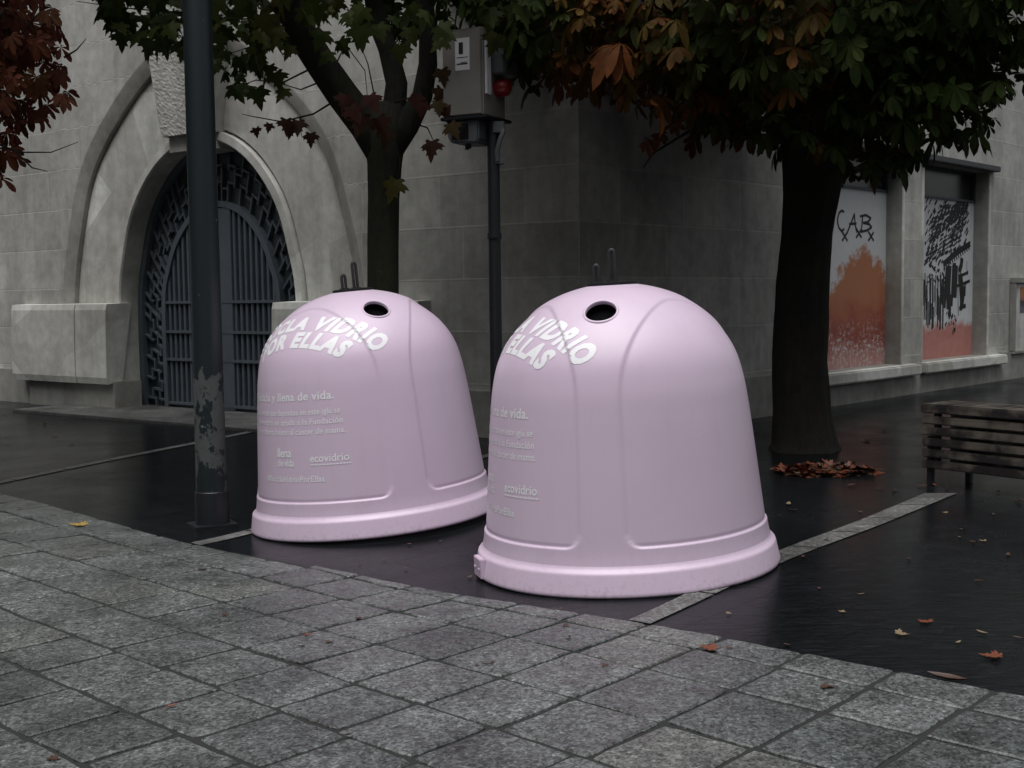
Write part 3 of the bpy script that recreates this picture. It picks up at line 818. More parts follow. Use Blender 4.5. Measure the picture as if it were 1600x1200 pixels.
b = MB(); b.lathe([(.0, 1.580), (.125, 1.579), (.137, 1.576), (.139, 1.555)], 48); b.build('top_plate', M['black_rubber'], bin0, smooth=True, angle=.5)
for hx, hy, hh in ((-.075, -.055, .105), (.012, -.04, .185)):
    b = MB(); w_ = .0125; z0 = 1.57
    pts = [(hx - w_, hy, z0), (hx - w_, hy, z0 + hh - .02)] + [(hx - w_ * math.cos(PI * k / 8), hy, z0 + hh - .02 + .02 * math.sin(PI * k / 8)) for k in range(1, 8)] + [(hx + w_, hy, z0 + hh - .02), (hx + w_, hy, z0)]
    b.tube(pts, .0105, 8); b.box((hx - .03, hy - .02, z0 + .004), (.06, 0, 0), (0, .04, 0), (0, 0, .012))
    b.build('lifting_hook', M['hook'], bin0, smooth=True, angle=.7)
# lettering, cut from white vinyl and laid on the shell
def text_mesh(s, shear=0.0, bold=0.0, cond=1.0):
    c = bpy.data.curves.new('txt', 'FONT'); c.body = s; c.shear = shear; c.offset = bold; c.space_character = cond; c.resolution_u = 3; c.fill_mode = 'FRONT'
    o = bpy.data.objects.new('txt', c); COL.objects.link(o)
    dg = bpy.context.evaluated_depsgraph_get(); me = bpy.data.meshes.new_from_object(o.evaluated_get(dg))
    vs = [v.co.copy() for v in me.vertices]; fs = [tuple(p.vertices) for p in me.polygons]
    bpy.data.objects.remove(o); bpy.data.curves.remove(c); bpy.data.meshes.remove(me)
    return vs, fs
CAPV, _ = text_mesh('H'); CAP = max(v.y for v in CAPV)
def letter(name, lines, curve=0.0):
    bm = bmesh.new(); T0 = t_of_z(lines[0][3])
    for s, u0, u1, z, cap, bold, shear, sp in lines:
        vs, fs = text_mesh(s, shear, bold, sp)
        x0, x1 = min(v.x for v in vs), max(v.x for v in vs); kx = (u1 - u0) / (x1 - x0); ky = cap / CAP
        tmp = bmesh.new(); bv = [tmp.verts.new((u0 + (v.x - x0) * kx, v.y * ky, 0)) for v in vs]
        for f_ in fs:
            try: tmp.faces.new([bv[i] for i in f_])
            except ValueError: pass
        x = u0 + .011
        while x < u1:
            bmesh.ops.bisect_plane(tmp, geom=tmp.verts[:] + tmp.edges[:] + tmp.faces[:], plane_co=(x, 0, 0), plane_no=(1, 0, 0)); x += .011
        for y in ([.012 * k for k in range(-1, 10)] if cap > .05 else []):
            bmesh.ops.bisect_plane(tmp, geom=tmp.verts[:] + tmp.edges[:] + tmp.faces[:], plane_co=(0, y, 0), plane_no=(0, 1, 0))
        tz = t_of_z(z)
        for v in tmp.verts:
            U, Vv = v.co.x, v.co.y
            if curve:
                Rc = 1 / curve; Vr = Vv + t_of_z(z) - T0; th = U / Rc; U2 = (Rc + Vr) * math.sin(th); V2 = (Rc + Vr) * math.cos(th) - Rc
            else: U2, V2 = U, Vv
            t = (T0 if curve else tz) + V2; r = at_t(t)[0]
            if curve: r = max(r, .44)
            v.co = surf(math.radians(-60) + U2 / r, t, .0018)
        me = bpy.data.meshes.new('t'); tmp.to_mesh(me); tmp.free(); bm.from_mesh(me); bpy.data.meshes.remove(me)
    me = bpy.data.meshes.new(name); bm.to_mesh(me); bm.free(); me.materials.append(M['white_vinyl'])
    o = bpy.data.objects.new(name, me); COL.objects.link(o); o.parent = bin0
    return o
tag(letter('slogan_lettering', [('RECICLA VIDRIO', -.63, .67, 1.345, .104, .058, .2, 1.2), ('POR ELLAS', -.46, .485, 1.236, .104, .058, .2, 1.16)], 1.1), 'bold white slanted slogan RECICLA VIDRIO POR ELLAS')
tag(letter('message_lettering', [('Recicla y llena de vida.', -.43, .345, .893, .052, .022, 0, 1.05),
    ('Cada envase que depositas en este igl\u00fa se', -.46, .385, .800, .037, .010, 0, 1.05), ('convertir\u00e1 en ayuda a la Fundaci\u00f3n', -.40, .400, .738, .037, .010, 0, 1.05), ('Sandra Ibarra frente al c\u00e1ncer de mama.', -.44, .415, .676, .037, .010, 0, 1.05)]), 'small white message lettering under the slogan')
lg = letter('logo_lettering', [('llena', -.12, .015, .535, .055, .022, 0, .95), ('de vida', -.12, .035, .475, .046, .018, 0, .95), ('eco', .165, .262, .500, .048, .022, 0, 1.), ('vidrio', .264, .435, .500, .048, .014, 0, 1.), ('#ReciclaVidrioPorEllas', -.27, .265, .375, .038, .012, 0, 1.05)])
tag(lg, 'small white logo and hashtag lettering near the bottom')
b = MB()
rl = random.Random(2); U = .168
while U < .43:
    l = rl.uniform(.008, .022); z = t_of_z(.478)
    vs = [surf(math.radians(-60) + (U + a) / .76, z + c, .0022) for a, c in ((0, 0), (l, 0), (l, .008), (0, .008))]; b.add(vs, [(0, 1, 2, 3)]); U += l + .006
b.build('logo_underline', M['white_vinyl'], bin0, recalc=False)
def place(o, i, strip_az):
    (x, y), s = BINS[i]; o.location = (x, y, g(x, y) + .006)
    o.rotation_euler = (Matrix.Rotation(-s, 3, 'Y') @ Matrix.Rotation(math.radians(strip_az), 3, 'Z')).to_euler()
def copy_tree(o, parent=None):
    c = o.copy(); COL.objects.link(c)
    if parent: c.parent = parent
    for ch in list(o.children): copy_tree(ch, c)
    return c
bin1 = copy_tree(bin0)
place(bin0, 0, -13.0); place(bin1, 1, 25.0)
tag(bin0, 'nearer and larger pink igloo glass bank, with a clip on its base flange', 'glass bank', 'pink igloo glass banks on the slate')
tag(bin1, 'pink igloo glass bank behind the other one, beside the peeling lamp post', 'glass bank', 'pink igloo glass banks on the slate')
b = MB(); a = math.radians(-62)
er, et = Vector((math.sin(a), -math.cos(a), 0)), Vector((math.cos(a), math.sin(a), 0))
b.box(er * .835 - et * .075 + UP * .012, et * .15, er * .030, UP * .108)
for q in (-.045, .045): b.tube([er * .86 + et * q + UP * .062, er * .871 + et * q + UP * .062], .011, 8)
b.build('flange_clip', M['pink'], bin0, recalc=True, bevel=.006)

# ------------------------------------------------------------------ lamp post
def at(px, py, Y):
    d = F * FPX + RV * (px - 800) + UV_ * (600 - py); return Vector((0, 0, CAM_H)) + d * (Y / d.y)
def floor_at(px, py):
    d = F * FPX + RV * (px - 800) + UV_ * (600 - py); p = Vector((0, 0, CAM_H)) + d * (-CAM_H / d.z); return Vector((p.x, p.y, g(p.x, p.y)))
lp = floor_at(332, 806)
lamp = empty('lamp_post', lp); tag(lamp, 'dark lamp post with peeling paint, left of the pink glass banks', 'lamp post')
b = MB(); b.lathe([(.0, -.02), (.108, -.02), (.1065, .26), (.104, .5), (.101, 1.5), (.096, 3.6), (.088, 6.0), (.085, 7.0), (0, 7.0)], 48); b.build('post', M['lamp'], lamp, smooth=True, angle=.6)
b = MB(); b.lathe([(.109, .245), (.114, .24), (.116, .225), (.116, .03), (.12, .0), (.125, -.02)], 48); b.build('collar', M['pole'], lamp, smooth=True, angle=.6)
b = MB(); b.cbox((0, 0, .002), .30, .26, .03, Matrix.Rotation(.5, 3, 'Z')); b.build('base_plate', M['pole'], lamp, bevel=.004)

# ------------------------------------------------------------------ cabinet on a pole
pp = Vector((-.132, 10.25, 0)); pole = empty('pole_cabinet', pp); tag(pole, 'beige control cabinet with a red light on a thin dark pole between the glass banks', 'cabinet')
b = MB(); b.tube([(0, 0, -.05), (0, 0, 2.95)], .052, 24); b.tube([(0, 0, 1.98), (0, 0, 2.03)], .060, 24); b.tube([(0, 0, 0), (0, 0, .03)], .10, 24)
b.cbox((.0, -.056, 2.005), .03, .03, .03)
b.build('pole', M['pole'], pole, smooth=True, angle=.6)
RC = Matrix.Rotation(math.radians(-27), 3, 'Z'); fx, fy = RC @ Vector((1, 0, 0)), RC @ Vector((0, 1, 0))
cc = Vector((-.155, .10, 0))
def cb(b, x0, x1, y0, y1, z0, z1): b.box(cc + fx * x0 + fy * y0 + UP * z0, fx * (x1 - x0), fy * (y1 - y0), UP * (z1 - z0))
b = MB(); cb(b, -.19, .19, -.20, .20, 2.985, 3.70); cab = b.build('cabinet_box', M['cabinet'], pole, bevel=.012)
b = MB(); cb(b, -.175, .175, -.208, -.201, 3.0, 3.685); b.build('cabinet_door', M['cabinet'], cab, bevel=.003)
b = MB(); cb(b, -.06, .075, -.211, -.2085, 3.36, 3.62); nt_ = b.build('paper_notice', M['paper'], cab)
b = MB(); cb(b, -.025, .015, -.2125, -.2113, 3.49, 3.585); cb(b, -.045, .06, -.2125, -.2113, 3.46, 3.466); cb(b, -.045, .055, -.2125, -.2113, 3.405, 3.415); cb(b, -.01, .05, -.2125, -.2113, 3.418, 3.424)
b.build('printed_lines', M['ink'], nt_ if False else cab)
b = MB(); cb(b, .191, .212, -.17, -.09, 3.16, 3.60); b.build('white_side_plate', M['paper'], cab, bevel=.003)
b = MB(); cb(b, .191, .33, -.075, .17, 3.33, 3.56); b.build('siren_box', M['greymetal'], cab, bevel=.012)
b = MB(); c0 = cc + fx * .19 + fy * .05 + UP * 3.235
vs = []
for i in range(9):
    a = PI / 2 * i / 8; r = .075 * math.cos(a); d = .08 + .05 * math.sin(a)
    for j in range(24): vs.append(c0 + fx * (d if i else .0) + fy * r * math.cos(2 * PI * j / 24) + UP * r * math.sin(2 * PI * j / 24))
b.add(vs, [(i * 24 + j, i * 24 + (j + 1) % 24, (i + 1) * 24 + (j + 1) % 24, (i + 1) * 24 + j) for i in range(8) for j in range(24)]); b.build('red_light', M['red'], cab, smooth=True)
b = MB(); cb(b, -.20, .24, -.235, .22, 2.958, 2.984); b.build('support_plate', M['pole'], pole, bevel=.006)
b = MB(); prof = [(-.155, 2.955), (-.165, 2.86), (-.15, 2.80), (-.11, 2.775), (.11, 2.765), (.135, 2.79), (.14, 2.955)]
vs = [cc + fx * x + fy * y + UP * z for y in (-.19, .12) for x, z in prof]; n = len(prof)
b.add(vs, [tuple(range(n - 1, -1, -1)), tuple(range(n, 2 * n))] + [(i, (i + 1) % n, n + (i + 1) % n, n + i) for i in range(n)])
fl = b.build('floodlight', M['greymetal'], pole, bevel=.014)
b = MB(); cb(b, -.115, .045, -.197, -.190, 2.80, 2.93); b.build('glass', M['darkglass'], fl, bevel=.003)
b = MB(); q = cc + fx * -.02 + fy * -.10; b.tube([q + UP * 2.77, q + UP * 2.725], .018, 10); q = q + fx * .025; b.tube([q + UP * 2.77, q + UP * 2.735], .014, 10); b.build('cable_gland', M['pole'], fl, smooth=True, angle=.6)
b = MB()
b.tube([Vector((.07, -.03, 2.93)), Vector((.085, -.06, 2.86)), Vector((.06, -.075, 2.80)), Vector((.03, -.06, 2.70)), Vector((.035, -.055, 2.62))], .022, 10)
b.cbox((.05, 0, 2.63), .07, .12, .06); b.cbox((.045, 0, 2.90), .09, .14, .09)
b.build('bracket', M['greymetal'], pole, smooth=True, angle=.6)

# ------------------------------------------------------------------ slatted bench seen from behind
bp = floor_at(1440, 757); bd_ = Vector((.60, -.80, 0)).normalized(); bn = Vector((bd_.y, -bd_.x, 0))   # bn points to the viewer's side
if bn.y > 0: bn = -bn
bench = empty('slatted_bench', bp); tag(bench, 'weathered wooden slat bench with worn dark slats at the right edge', 'bench')
BL = 1.85; rb2 = random.Random(9)
RB = Matrix((bd_, -bn, UP)).transposed()
for k in range(6):
    b = MB(); z = .135 + k * .086; lean = .004 * (k - 2.5)
    b.cbox((BL / 2, -lean, z + .033), BL + rb2.uniform(-.02, .02), .035, .064)
    o = b.build('back_slat', M['wood'], bench, bevel=.008); o.rotation_euler = RB.to_euler(); 
for k in range(4):
    b = MB(); b.cbox((BL / 2, .03 + k * .105, .618), BL, .092, .035)
    o = b.build('seat_slat', M['wood'], bench, bevel=.008); o.rotation_euler = RB.to_euler()
for x in (.05, BL - .12):
    for y in (.045, .36):
        b = MB(); b.cbox((x + (.13 if y > .1 else 0), y, .19), .045, .045, .385); o = b.build('leg', M['pole'], bench, bevel=.004); o.rotation_euler = RB.to_euler()
    for k in range(6):
        if x > 1: break
        b = MB(); b.cbox((BL / 2, .385, .168 + k * .086), BL, .035, .07); o = b.build('back_slat', M['wood'], bench, bevel=.008); o.rotation_euler = RB.to_euler()
    b = MB(); b.cbox((x + .06, .20, .585), .05, .34, .03); b.cbox((x + .06, .042, .36), .045, .04, .46); o = b.build('bracket', M['pole'], bench, bevel=.003); o.rotation_euler = RB.to_euler()
# ------------------------------------------------------------------ trees
MH = [(.03, 0), (.22, -.10), (.33, -.04), (.24, .05), (.40, .10), (.56, .22), (.42, .24), (.46, .36), (.28, .32), (.20, .40), (.26, .56), (.14, .54), (.10, .68)]
MAPLE = MH + [(0, .88)] + [(-x, y) for x, y in reversed(MH)]
def frame(tip, nrm):
    t = tip.normalized(); n_ = (nrm - t * nrm.dot(t)).normalized(); return t.cross(n_), t, n_
def maple_leaf(b, p, tip, nrm, size, tint, curl=.12):
    ex, ey, ez = frame(tip, nrm); b.cur = max(.001, tint)
    vs = [p + ey * size * .22]
    for x, y in MAPLE: vs.append(p + (ex * x + ey * y - ez * (curl * abs(x) * 1.6 + curl * y * y)) * size)
    n = len(MAPLE); b.add(vs, [(0, 1 + i, 1 + (i + 1) % n) for i in range(n)])
LEAFLET = [(0, 0), (.07, .22), (.16, .45), (.225, .68), (.17, .87), (0, 1.0)]
def compound_leaf(b, p, tip, nrm, size, tint, rnd, k=6, droop=.45):
    ex, ey, ez = frame(tip, nrm); b.cur = max(.001, tint)
    for i in range(k):
        a = math.radians(-120 + 240 * i / (k - 1)) + rnd.uniform(-.12, .12); L = size * (1 - .35 * abs(a) / 2.1) * rnd.uniform(.8, 1.1)
        d = ex * math.sin(a) + ey * math.cos(a); s_ = d.cross(ez); dr = droop * rnd.uniform(.5, 1.5)
        vs = []
        for x, y in LEAFLET:
            c = p + (d * y - ez * dr * y * y * .6 - UP * dr * y * y * .35) * L
            vs += [c - s_ * x * L - ez * x * L * .35 * 0, c + ez * -.10 * x * L * 4 * .5, c + s_ * x * L]
        n = len(LEAFLET); fs = []
        for r in range(n - 1): fs += [(r * 3, r * 3 + 1, r * 3 + 4, r * 3 + 3), (r * 3 + 1, r * 3 + 2, r * 3 + 5, r * 3 + 4)]
        b.add(vs, fs)
def pxpy(p):
    d = p - Vector((0, 0, CAM_H)); k = FPX / d.dot(F); return 800 + d.dot(RV) * k, 600 - d.dot(UV_) * k
def lin(pts, x):
    if x <= pts[0][0]: return pts[0][1]
    for (a, c), (a2, c2) in zip(pts, pts[1:]):
        if a <= x <= a2: return c + (c2 - c) * (x - a) / (a2 - a)
    return pts[-1][1]
def rndv(r):
    while True:
        v = Vector((r.uniform(-1, 1), r.uniform(-1, 1), r.uniform(-1, 1)))
        if .05 < v.length < 1: return v.normalized()
from mathutils import noise as mnoise

# --- maple beside the gate
Ym = 10.6
mroot = floor_at(599, 724); mroot = Vector((at(599, 700, Ym).x, Ym, 0)); mt = empty('maple_tree', mroot)
tag(mt, 'forked maple with lobed green and rusty leaves behind the rear glass bank', 'tree')
b = MB()
def limb(b, pts, rad, jit=.05, n=14):
    b.tube([p - mroot for p in pts], rad, n, True, jit)
limb(b, [Vector((mroot.x + .02, Ym, -.1)), Vector((mroot.x + .01, Ym, .25)), Vector((mroot.x, Ym, .8)), at(599, 450, Ym), at(599, 380, Ym), at(600, 310, Ym), at(601, 255, Ym), at(600, 205, Ym), at(606, 165, Ym + .02)], [.21, .165, .145, .138, .136, .138, .15, .19, .15], .04, 20)
limb(b, [at(596, 235, Ym), at(572, 195, Ym), at(535, 148, Ym - .05), at(502, 100, Ym - .15), at(476, 60, Ym - .3), at(452, 10, Ym - .5), at(425, -60, Ym - .8), at(380, -160, Ym - 1.2)], [.15, .145, .135, .13, .128, .115, .09, .05])
limb(b, [at(606, 225, Ym), at(617, 170, Ym + .1), at(620, 130, Ym + .15), at(606, 75, Ym + .2), at(588, 30, Ym + .25), at(580, -30, Ym + .3), at(600, -130, Ym + .6), at(620, -240, Ym + .9)], [.12, .105, .095, .09, .085, .08, .06, .03])
limb(b, [at(608, 235, Ym), at(636, 195, Ym - .05), at(660, 150, Ym - .1), at(669, 100, Ym - .15), at(668, 50, Ym - .2), at(664, -10, Ym - .2), at(690, -120, Ym - .5), at(730, -230, Ym - .8)], [.12, .105, .09, .08, .072, .07, .05, .025])
b.build('trunk', M['maple_bark'], mt, smooth=True)
rt = random.Random(4)
def twig(owner, mat, pts, r0, root):
    pts = [p - root for p in pts]; b = MB(); b.tube(pts, [r0 * (1 - .75 * i / (len(pts) - 1)) for i in range(len(pts))], 5); b.build('branch', M[mat], owner, smooth=True)
for tw in ([(535, 150), (490, 178), (440, 190), (395, 182), (378, 178)], [(540, 155), (525, 100), (540, 70), (570, 110), (574, 150)], [(610, 180), (585, 150), (575, 100), (560, 62)], [(600, 165), (650, 150), (690, 140)], [(500, 100), (440, 130), (400, 125), (360, 140)], [(460, 20), (380, 30), (300, 25), (230, 40)], [(455, 10), (400, 70), (340, 90)], [(640, 190), (668, 200), (680, 226)], [(470, 182), (468, 195), (472, 215)], [(600, 180), (625, 250), (622, 285)], [(330, 20), (260, 18), (190, 12), (120, 2)], [(520, 120), (470, 140), (430, 128)], [(668, 60), (690, 40), (720, 45)]):
    d0 = rt.uniform(-.5, .2); twig(mt, 'maple_bark', [at(x, y, Ym + d0 * i * .3) for i, (x, y) in enumerate(tw)], .010, mroot)
b = MB(); rm = random.Random(12)
MBOT = [(120, -40), (150, 5), (165, 55), (200, 88), (235, 70), (262, 105), (300, 112), (345, 140), (372, 168), (410, 160), (436, 128), (455, 90), (480, 50), (520, 35), (570, 52), (600, 30), (640, 45), (680, 70), (720, 90), (760, 110), (800, 120)]
cnt = 0; tries = 0
while cnt < 2500 and tries < 60000:
    tries += 1
    p = Vector((rm.uniform(-4.6, .5), rm.uniform(8.7, 12.6), rm.uniform(2.8, 6.6)))
    e = ((p.x + 1.75) / 2.7) ** 2 + ((p.y - 10.6) / 2.0) ** 2 + ((p.z - 5.0) / 2.3) ** 2
    if e > 1: continue
    x, y = pxpy(p); zl = lin(MBOT, x)
    if y > zl - 14 + rm.uniform(-26, 8): continue
    if mnoise.noise(p * 1.1) < -.22 + (.1 if y < 0 else 0): continue
    if y > -20 and rm.random() < .12: continue
    tip = Vector((rm.gauss(0, .5), rm.gauss(0, .5), -.8)); nrm = Vector((rm.gauss(0, .6), -.55 + rm.gauss(0, .6), .7))
    tn = min(.999, max(.01, 0.32 + .45 * mnoise.noise(p * .9 + Vector((3, 1, 7))) + rm.uniform(-.18, .18) - (.1 if x < 400 else 0)))
    maple_leaf(b, p - mroot, tip, nrm, rm.uniform(.15, .25), tn, rm.uniform(.0, .3)); cnt += 1
for x, y, s_, tn in ((400, 212, .11, .88), (421, 205, .10, .9), (466, 200, .17, .88), (485, 220, .15, .86), (448, 198, .17, .88), (455, 208, .15, .86), (548, 178, .2, .97), (566, 190, .24, .9), (590, 196, .22, .95), (602, 215, .2, .85), (578, 160, .2, .97), (540, 160, .18, .95), (618, 292, .26, .62), (674, 232, .22, .9), (690, 150, .2, .85), (698, 178, .2, .9), (684, 170, .16, .8), (703, 205, .18, .8), (625, 82, .2, .5), (640, 55, .2, .5), (516, 92, .2, .45), (560, 55, .22, .5), (505, 60, .22, .4), (590, 50, .2, .4), (690, 120, .18, .8), (650, 160, .16, .97), (660, 172, .16, .95), (530, 75, .2, .4), (660, 30, .2, .4), (640, 20, .2, .4), (695, 70, .2, .5), (430, 125, .2, .5), (445, 150, .18, .5), (400, 150, .22, .4), (235, 75, .2, .3), (215, 60, .2, .3), (190, 62, .2, .3)):
    p = at(x, y - 12, Ym - rm.uniform(.25, .6))
    maple_leaf(b, p - mroot, Vector((rm.gauss(0, .35), rm.gauss(0, .2), -1)), Vector((rm.gauss(0, .35), -1, .35)), s_, tn, .15)
b.build('crown', M['maple_leaf'], mt, recalc=False)

# --- chestnut in front of the street wall
Yc = 11.6
croot = Vector((floor_at(1258, 702).x, Yc, 0)); ct = empty('chestnut_tree', croot)
tag(ct, 'big dark horse chestnut with a thick trunk in front of the windows', 'tree')
b = MB(); cp = []
for px, py, wd in ((1257, 712, 124), (1257, 695, 106), (1253, 640, 92), (1250, 560, 87), (1254, 470, 86), (1257, 420, 83), (1261, 365, 81), (1269, 300, 90), (1274, 240, 104), (1276, 190, 124)):
    cp.append((at(px, py, Yc), wd / 2 / FPX * Yc))
def bark_tube(b, pts, rad, n=72, sub_=7, k1=.07, k2=.035):
    P_, R_ = [], []
    for i in range(len(pts) - 1):
        for j in range(sub_): t = j / sub_; P_.append(pts[i].lerp(pts[i + 1], t)); R_.append(rad[i] + (rad[i + 1] - rad[i]) * t)
    P_.append(pts[-1]); R_.append(rad[-1]); vs = []
    for p, r in zip(P_, R_):
        for j in range(n):
            a = 2 * PI * j / n; d = Vector((math.cos(a), math.sin(a), 0))
            flare = 1 + .12 * max(0, 1 - (p.z + .05) / .45) ** 2 * max(0, math.sin(5 * a + 1.3))
            q = 1 + k1 * mnoise.noise(Vector((d.x * 2.2, d.y * 2.2, p.z * .9))) + k2 * abs(mnoise.noise(Vector((d.x * 9, d.y * 9, p.z * 1.6)))) * 1.6 + .02 * mnoise.noise(Vector((d.x * 16, d.y * 16, p.z * 7)))
            vs.append(p + d * r * q * flare)
    m_ = len(P_); b.add(vs, [(i * n + j, i * n + (j + 1) % n, (i + 1) * n + (j + 1) % n, (i + 1) * n + j) for i in range(m_ - 1) for j in range(n)])
bark_tube(b, [p - croot for p, r in cp], [r * .94 for p, r in cp])
def climb(pts, rad): b.tube([at(x, y, Yc + d) - croot for x, y, d in pts], rad, 14, True, .06)
climb([(1262, 230, 0), (1225, 150, -.2), (1165, 80, -.5), (1080, 10, -.9), (980, -60, -1.3), (880, -110, -1.6)], [.22, .19, .16, .13, .09, .04])
climb([(1280, 230, 0), (1310, 140, .1), (1370, 60, -.1), (1450, -10, -.5), (1560, -80, -.9), (1680, -140, -1.2)], [.24, .2, .16, .13, .09, .04])
climb([(1270, 220, 0), (1268, 120, .2), (1262, 20, .4), (1270, -120, .6), (1290, -280, .8)], [.28, .22, .18, .13, .05])
climb([(1265, 225, .05), (1200, 130, .6), (1120, 60, 1.0), (1020, 0, 1.5)], [.2, .14, .1, .04])
climb([(1280, 225, .05), (1360, 150, .7), (1450, 90, 1.2), (1540, 40, 1.6)], [.2, .14, .1, .04])
b.build('trunk', M['chestnut_bark'], ct, smooth=True)
b = MB()
for tw in ([(1190, 120), (1120, 180), (1060, 215), (1020, 240), (1005, 262)], [(1100, 160), (1040, 200), (1022, 240)], [(1380, 80), (1450, 130), (1500, 175), (1545, 205)], [(1450, 130), (1475, 170), (1485, 205)], [(1350, 130), (1400, 190), (1440, 225)], [(1050, 30), (960, 80), (880, 120)], [(980, 0), (850, 60), (780, 90)], [(1420, 60), (1520, 90), (1590, 110)]):
    twig(ct, 'chestnut_bark', [at(x, y, Yc - .35 - .1 * i) for i, (x, y) in enumerate(tw)], .02, croot)
b = MB(); rc = random.Random(31)
CBOT = [(690, 95), (740, 118), (790, 138), (830, 162), (900, 168), (950, 176), (1000, 186), (1040, 205), (1075, 228), (1110, 240), (1150, 236), (1190, 228), (1225, 245), (1300, 275), (1350, 286), (1400, 282), (1430, 262), (1455, 222), (1500, 200), (1530, 205), (1556, 180), (1580, 130), (1620, 120), (1800, 140), (2200, 200)]
def chestnut_tint(p, r):
    x, y = pxpy(p); warm = mnoise.noise(p * .75 + Vector((9, 2, 4)))
    base = .40 + .55 * warm + (.20 if 850 < x < 1300 else -.16) + r.uniform(-.16, .16)
    return min(.999, max(.01, base))
cnt = tries = 0
while cnt < 7600 and tries < 160000:
    tries += 1
    vis = cnt < 2600           # the underside that hangs into view, then the bulk above
    p = Vector((rc.uniform(-1.3, 7.2), rc.uniform(8.8, 14.6), rc.uniform(2.4, 4.2) if vis else rc.uniform(3.4, 7.4)))
    e = ((p.x - 2.9) / 4.2) ** 2 + ((p.y - 11.7) / 2.9) ** 2 + ((p.z - 4.9) / 2.9) ** 2
    if e > 1: continue
    x, y = pxpy(p)
    if y > lin(CBOT, x) - (52 if x < 1080 else 30 if x < 1420 else 14) + (26 - 110 * rc.random() ** 1.7): continue
    dl = lin(CBOT, x) - y
    if dl < 110 and y > 0 and x > 1000 and rc.random() < (.55 if x > 1420 else .38): continue
    if mnoise.noise(p * 1.0) < (-.16 if vis else -.3): continue
    out = Vector((p.x - 2.9, p.y - 11.7, 0)).normalized()
    tip = out * .6 + Vector((rc.gauss(0, .4), rc.gauss(0, .4), -.45)); nrm = Vector((rc.gauss(0, .35), -.25 + rc.gauss(0, .35), 1))
    compound_leaf(b, p - croot, tip, nrm, rc.uniform(.10, .225), chestnut_tint(p, rc), rc, rc.choice([5, 6, 7]), rc.uniform(.3, 1.0)); cnt += 1
for x, y, s_, tn in ((1010, 238, .16, .85), (1030, 226, .16, .8), (1052, 212, .17, .9), (1085, 236, .18, .95), (1130, 226, .18, .9), (1095, 160, .2, .78), (1120, 170, .2, .75), (1150, 150, .2, .8), (1080, 175, .2, .82), (920, 128, .2, .6), (940, 130, .2, .55), (860, 125, .2, .5), (895, 118, .2, .62), (1180, 40, .2, .72), (1240, 50, .2, .72), (1290, 140, .18, .65), (1535, 205, .17, .2), (1480, 205, .15, .2), (1450, 190, .2, .85), (1520, 180, .16, .2), (1500, 165, .17, .2), (1545, 215, .13, .2), (1462, 165, .17, .25), (1425, 225, .17, .3), (1445, 255, .12, .3), (1400, 255, .18, .3), (1555, 130, .17, .25), (1575, 105, .18, .25), (1480, 60, .22, .22), (1510, 30, .22, .2), (1440, 30, .22, .25), (1545, 60, .22, .2), (1400, 100, .2, .5), (820, 60, .22, .3), (760, 50, .22, .3)):
    p = at(x, y - 18, Yc - rc.uniform(.6, 1.3))
    compound_leaf(b, p - croot, Vector((rc.gauss(0, .5), -.3, -.9)), Vector((rc.gauss(0, .3), -.9, .6)), s_ * .74, tn, rc, rc.choice([5, 6, 7]), rc.uniform(.3, .9))
b.build('crown', M['chestnut_leaf'], ct, recalc=False)

# --- russet tree cut by the left edge
rroot = Vector((-5.6, 9.4, 0)); rtree = empty('russet_tree', rroot); tag(rtree, 'russet leaved tree whose crown hangs in at the far left edge', 'tree')
b = MB(); b.tube([(0, 0, -.05), (.02, 0, .3), (.0, .02, 1.3), (.05, 0, 2.4), (.1, 0, 3.4), (.0, .1, 4.6), (-.3, .2, 6.5), (-.5, .3, 8.6)], [.24, .19, .17, .16, .13, .11, .08, .03], 16, True, .05)
for tw in ([(0, 0, 2.2), (.8, -.2, 2.7), (1.5, -.4, 3.1), (2.0, -.5, 3.6)], [(.05, 0, 2.6), (.6, .4, 3.4), (1.2, .6, 4.2)], [(0, 0, 2.4), (-.8, -.2, 3.2), (-1.5, -.3, 4.0)]):
    b.tube([Vector(q) for q in tw], [.09, .06, .035, .012][:len(tw)], 8, True, .06)
b.build('trunk', M['chestnut_bark'], rtree, smooth=True)
b = MB()
for tw in ([(-30, 215), (30, 238), (80, 238), (122, 222)], [(20, 232), (50, 262), (75, 268)], [(20, 70), (45, 40), (62, 8)], [(100, 90), (120, 78), (135, 60)]):
    twig(rtree, 'chestnut_bark', [at(x, y, 8.9) for x, y in tw], .009, rroot)
b = MB(); rr = random.Random(8)
RB_ = [(-400, 320), (-50, 315), (0, 305), (30, 275), (48, 215), (70, 190), (100, 175), (128, 150), (140, 100)]
RX = [(-40, 95), (20, 100), (70, 108), (95, 126), (150, 134), (180, 112), (215, 75), (260, 52), (310, 28)]
cnt = tries = 0
while cnt < 3600 and tries < 120000:
    tries += 1
    p = Vector((rr.uniform(-7.2, -2.9), rr.uniform(7.6, 11.2), rr.uniform(2.0, 5.2) if cnt < 2800 else rr.uniform(3, 6.4)))
    if ((p.x + 5.4) / 2.75) ** 2 + ((p.y - 9.4) / 1.8) ** 2 + ((p.z - 4.2) / 2.4) ** 2 > 1: continue
    x, y = pxpy(p)
    if y > -80 and (x > lin(RX, y) - 8 + rr.uniform(-24, 6) or y > lin(RB_, x) + rr.uniform(-30, 4)): continue
    if mnoise.noise(p * 1.3) < -.42: continue
    tn = min(.999, max(.01, .5 + .5 * mnoise.noise(p * 1.2) + rr.uniform(-.25, .25)))
    compound_leaf(b, p - rroot, Vector((rr.gauss(.3, .5), rr.gauss(-.2, .5), -.6)), Vector((rr.gauss(0, .5), -.5, .8)), rr.uniform(.09, .15), tn, rr, rr.choice([5, 6, 7]), rr.uniform(.3, .9)); cnt += 1
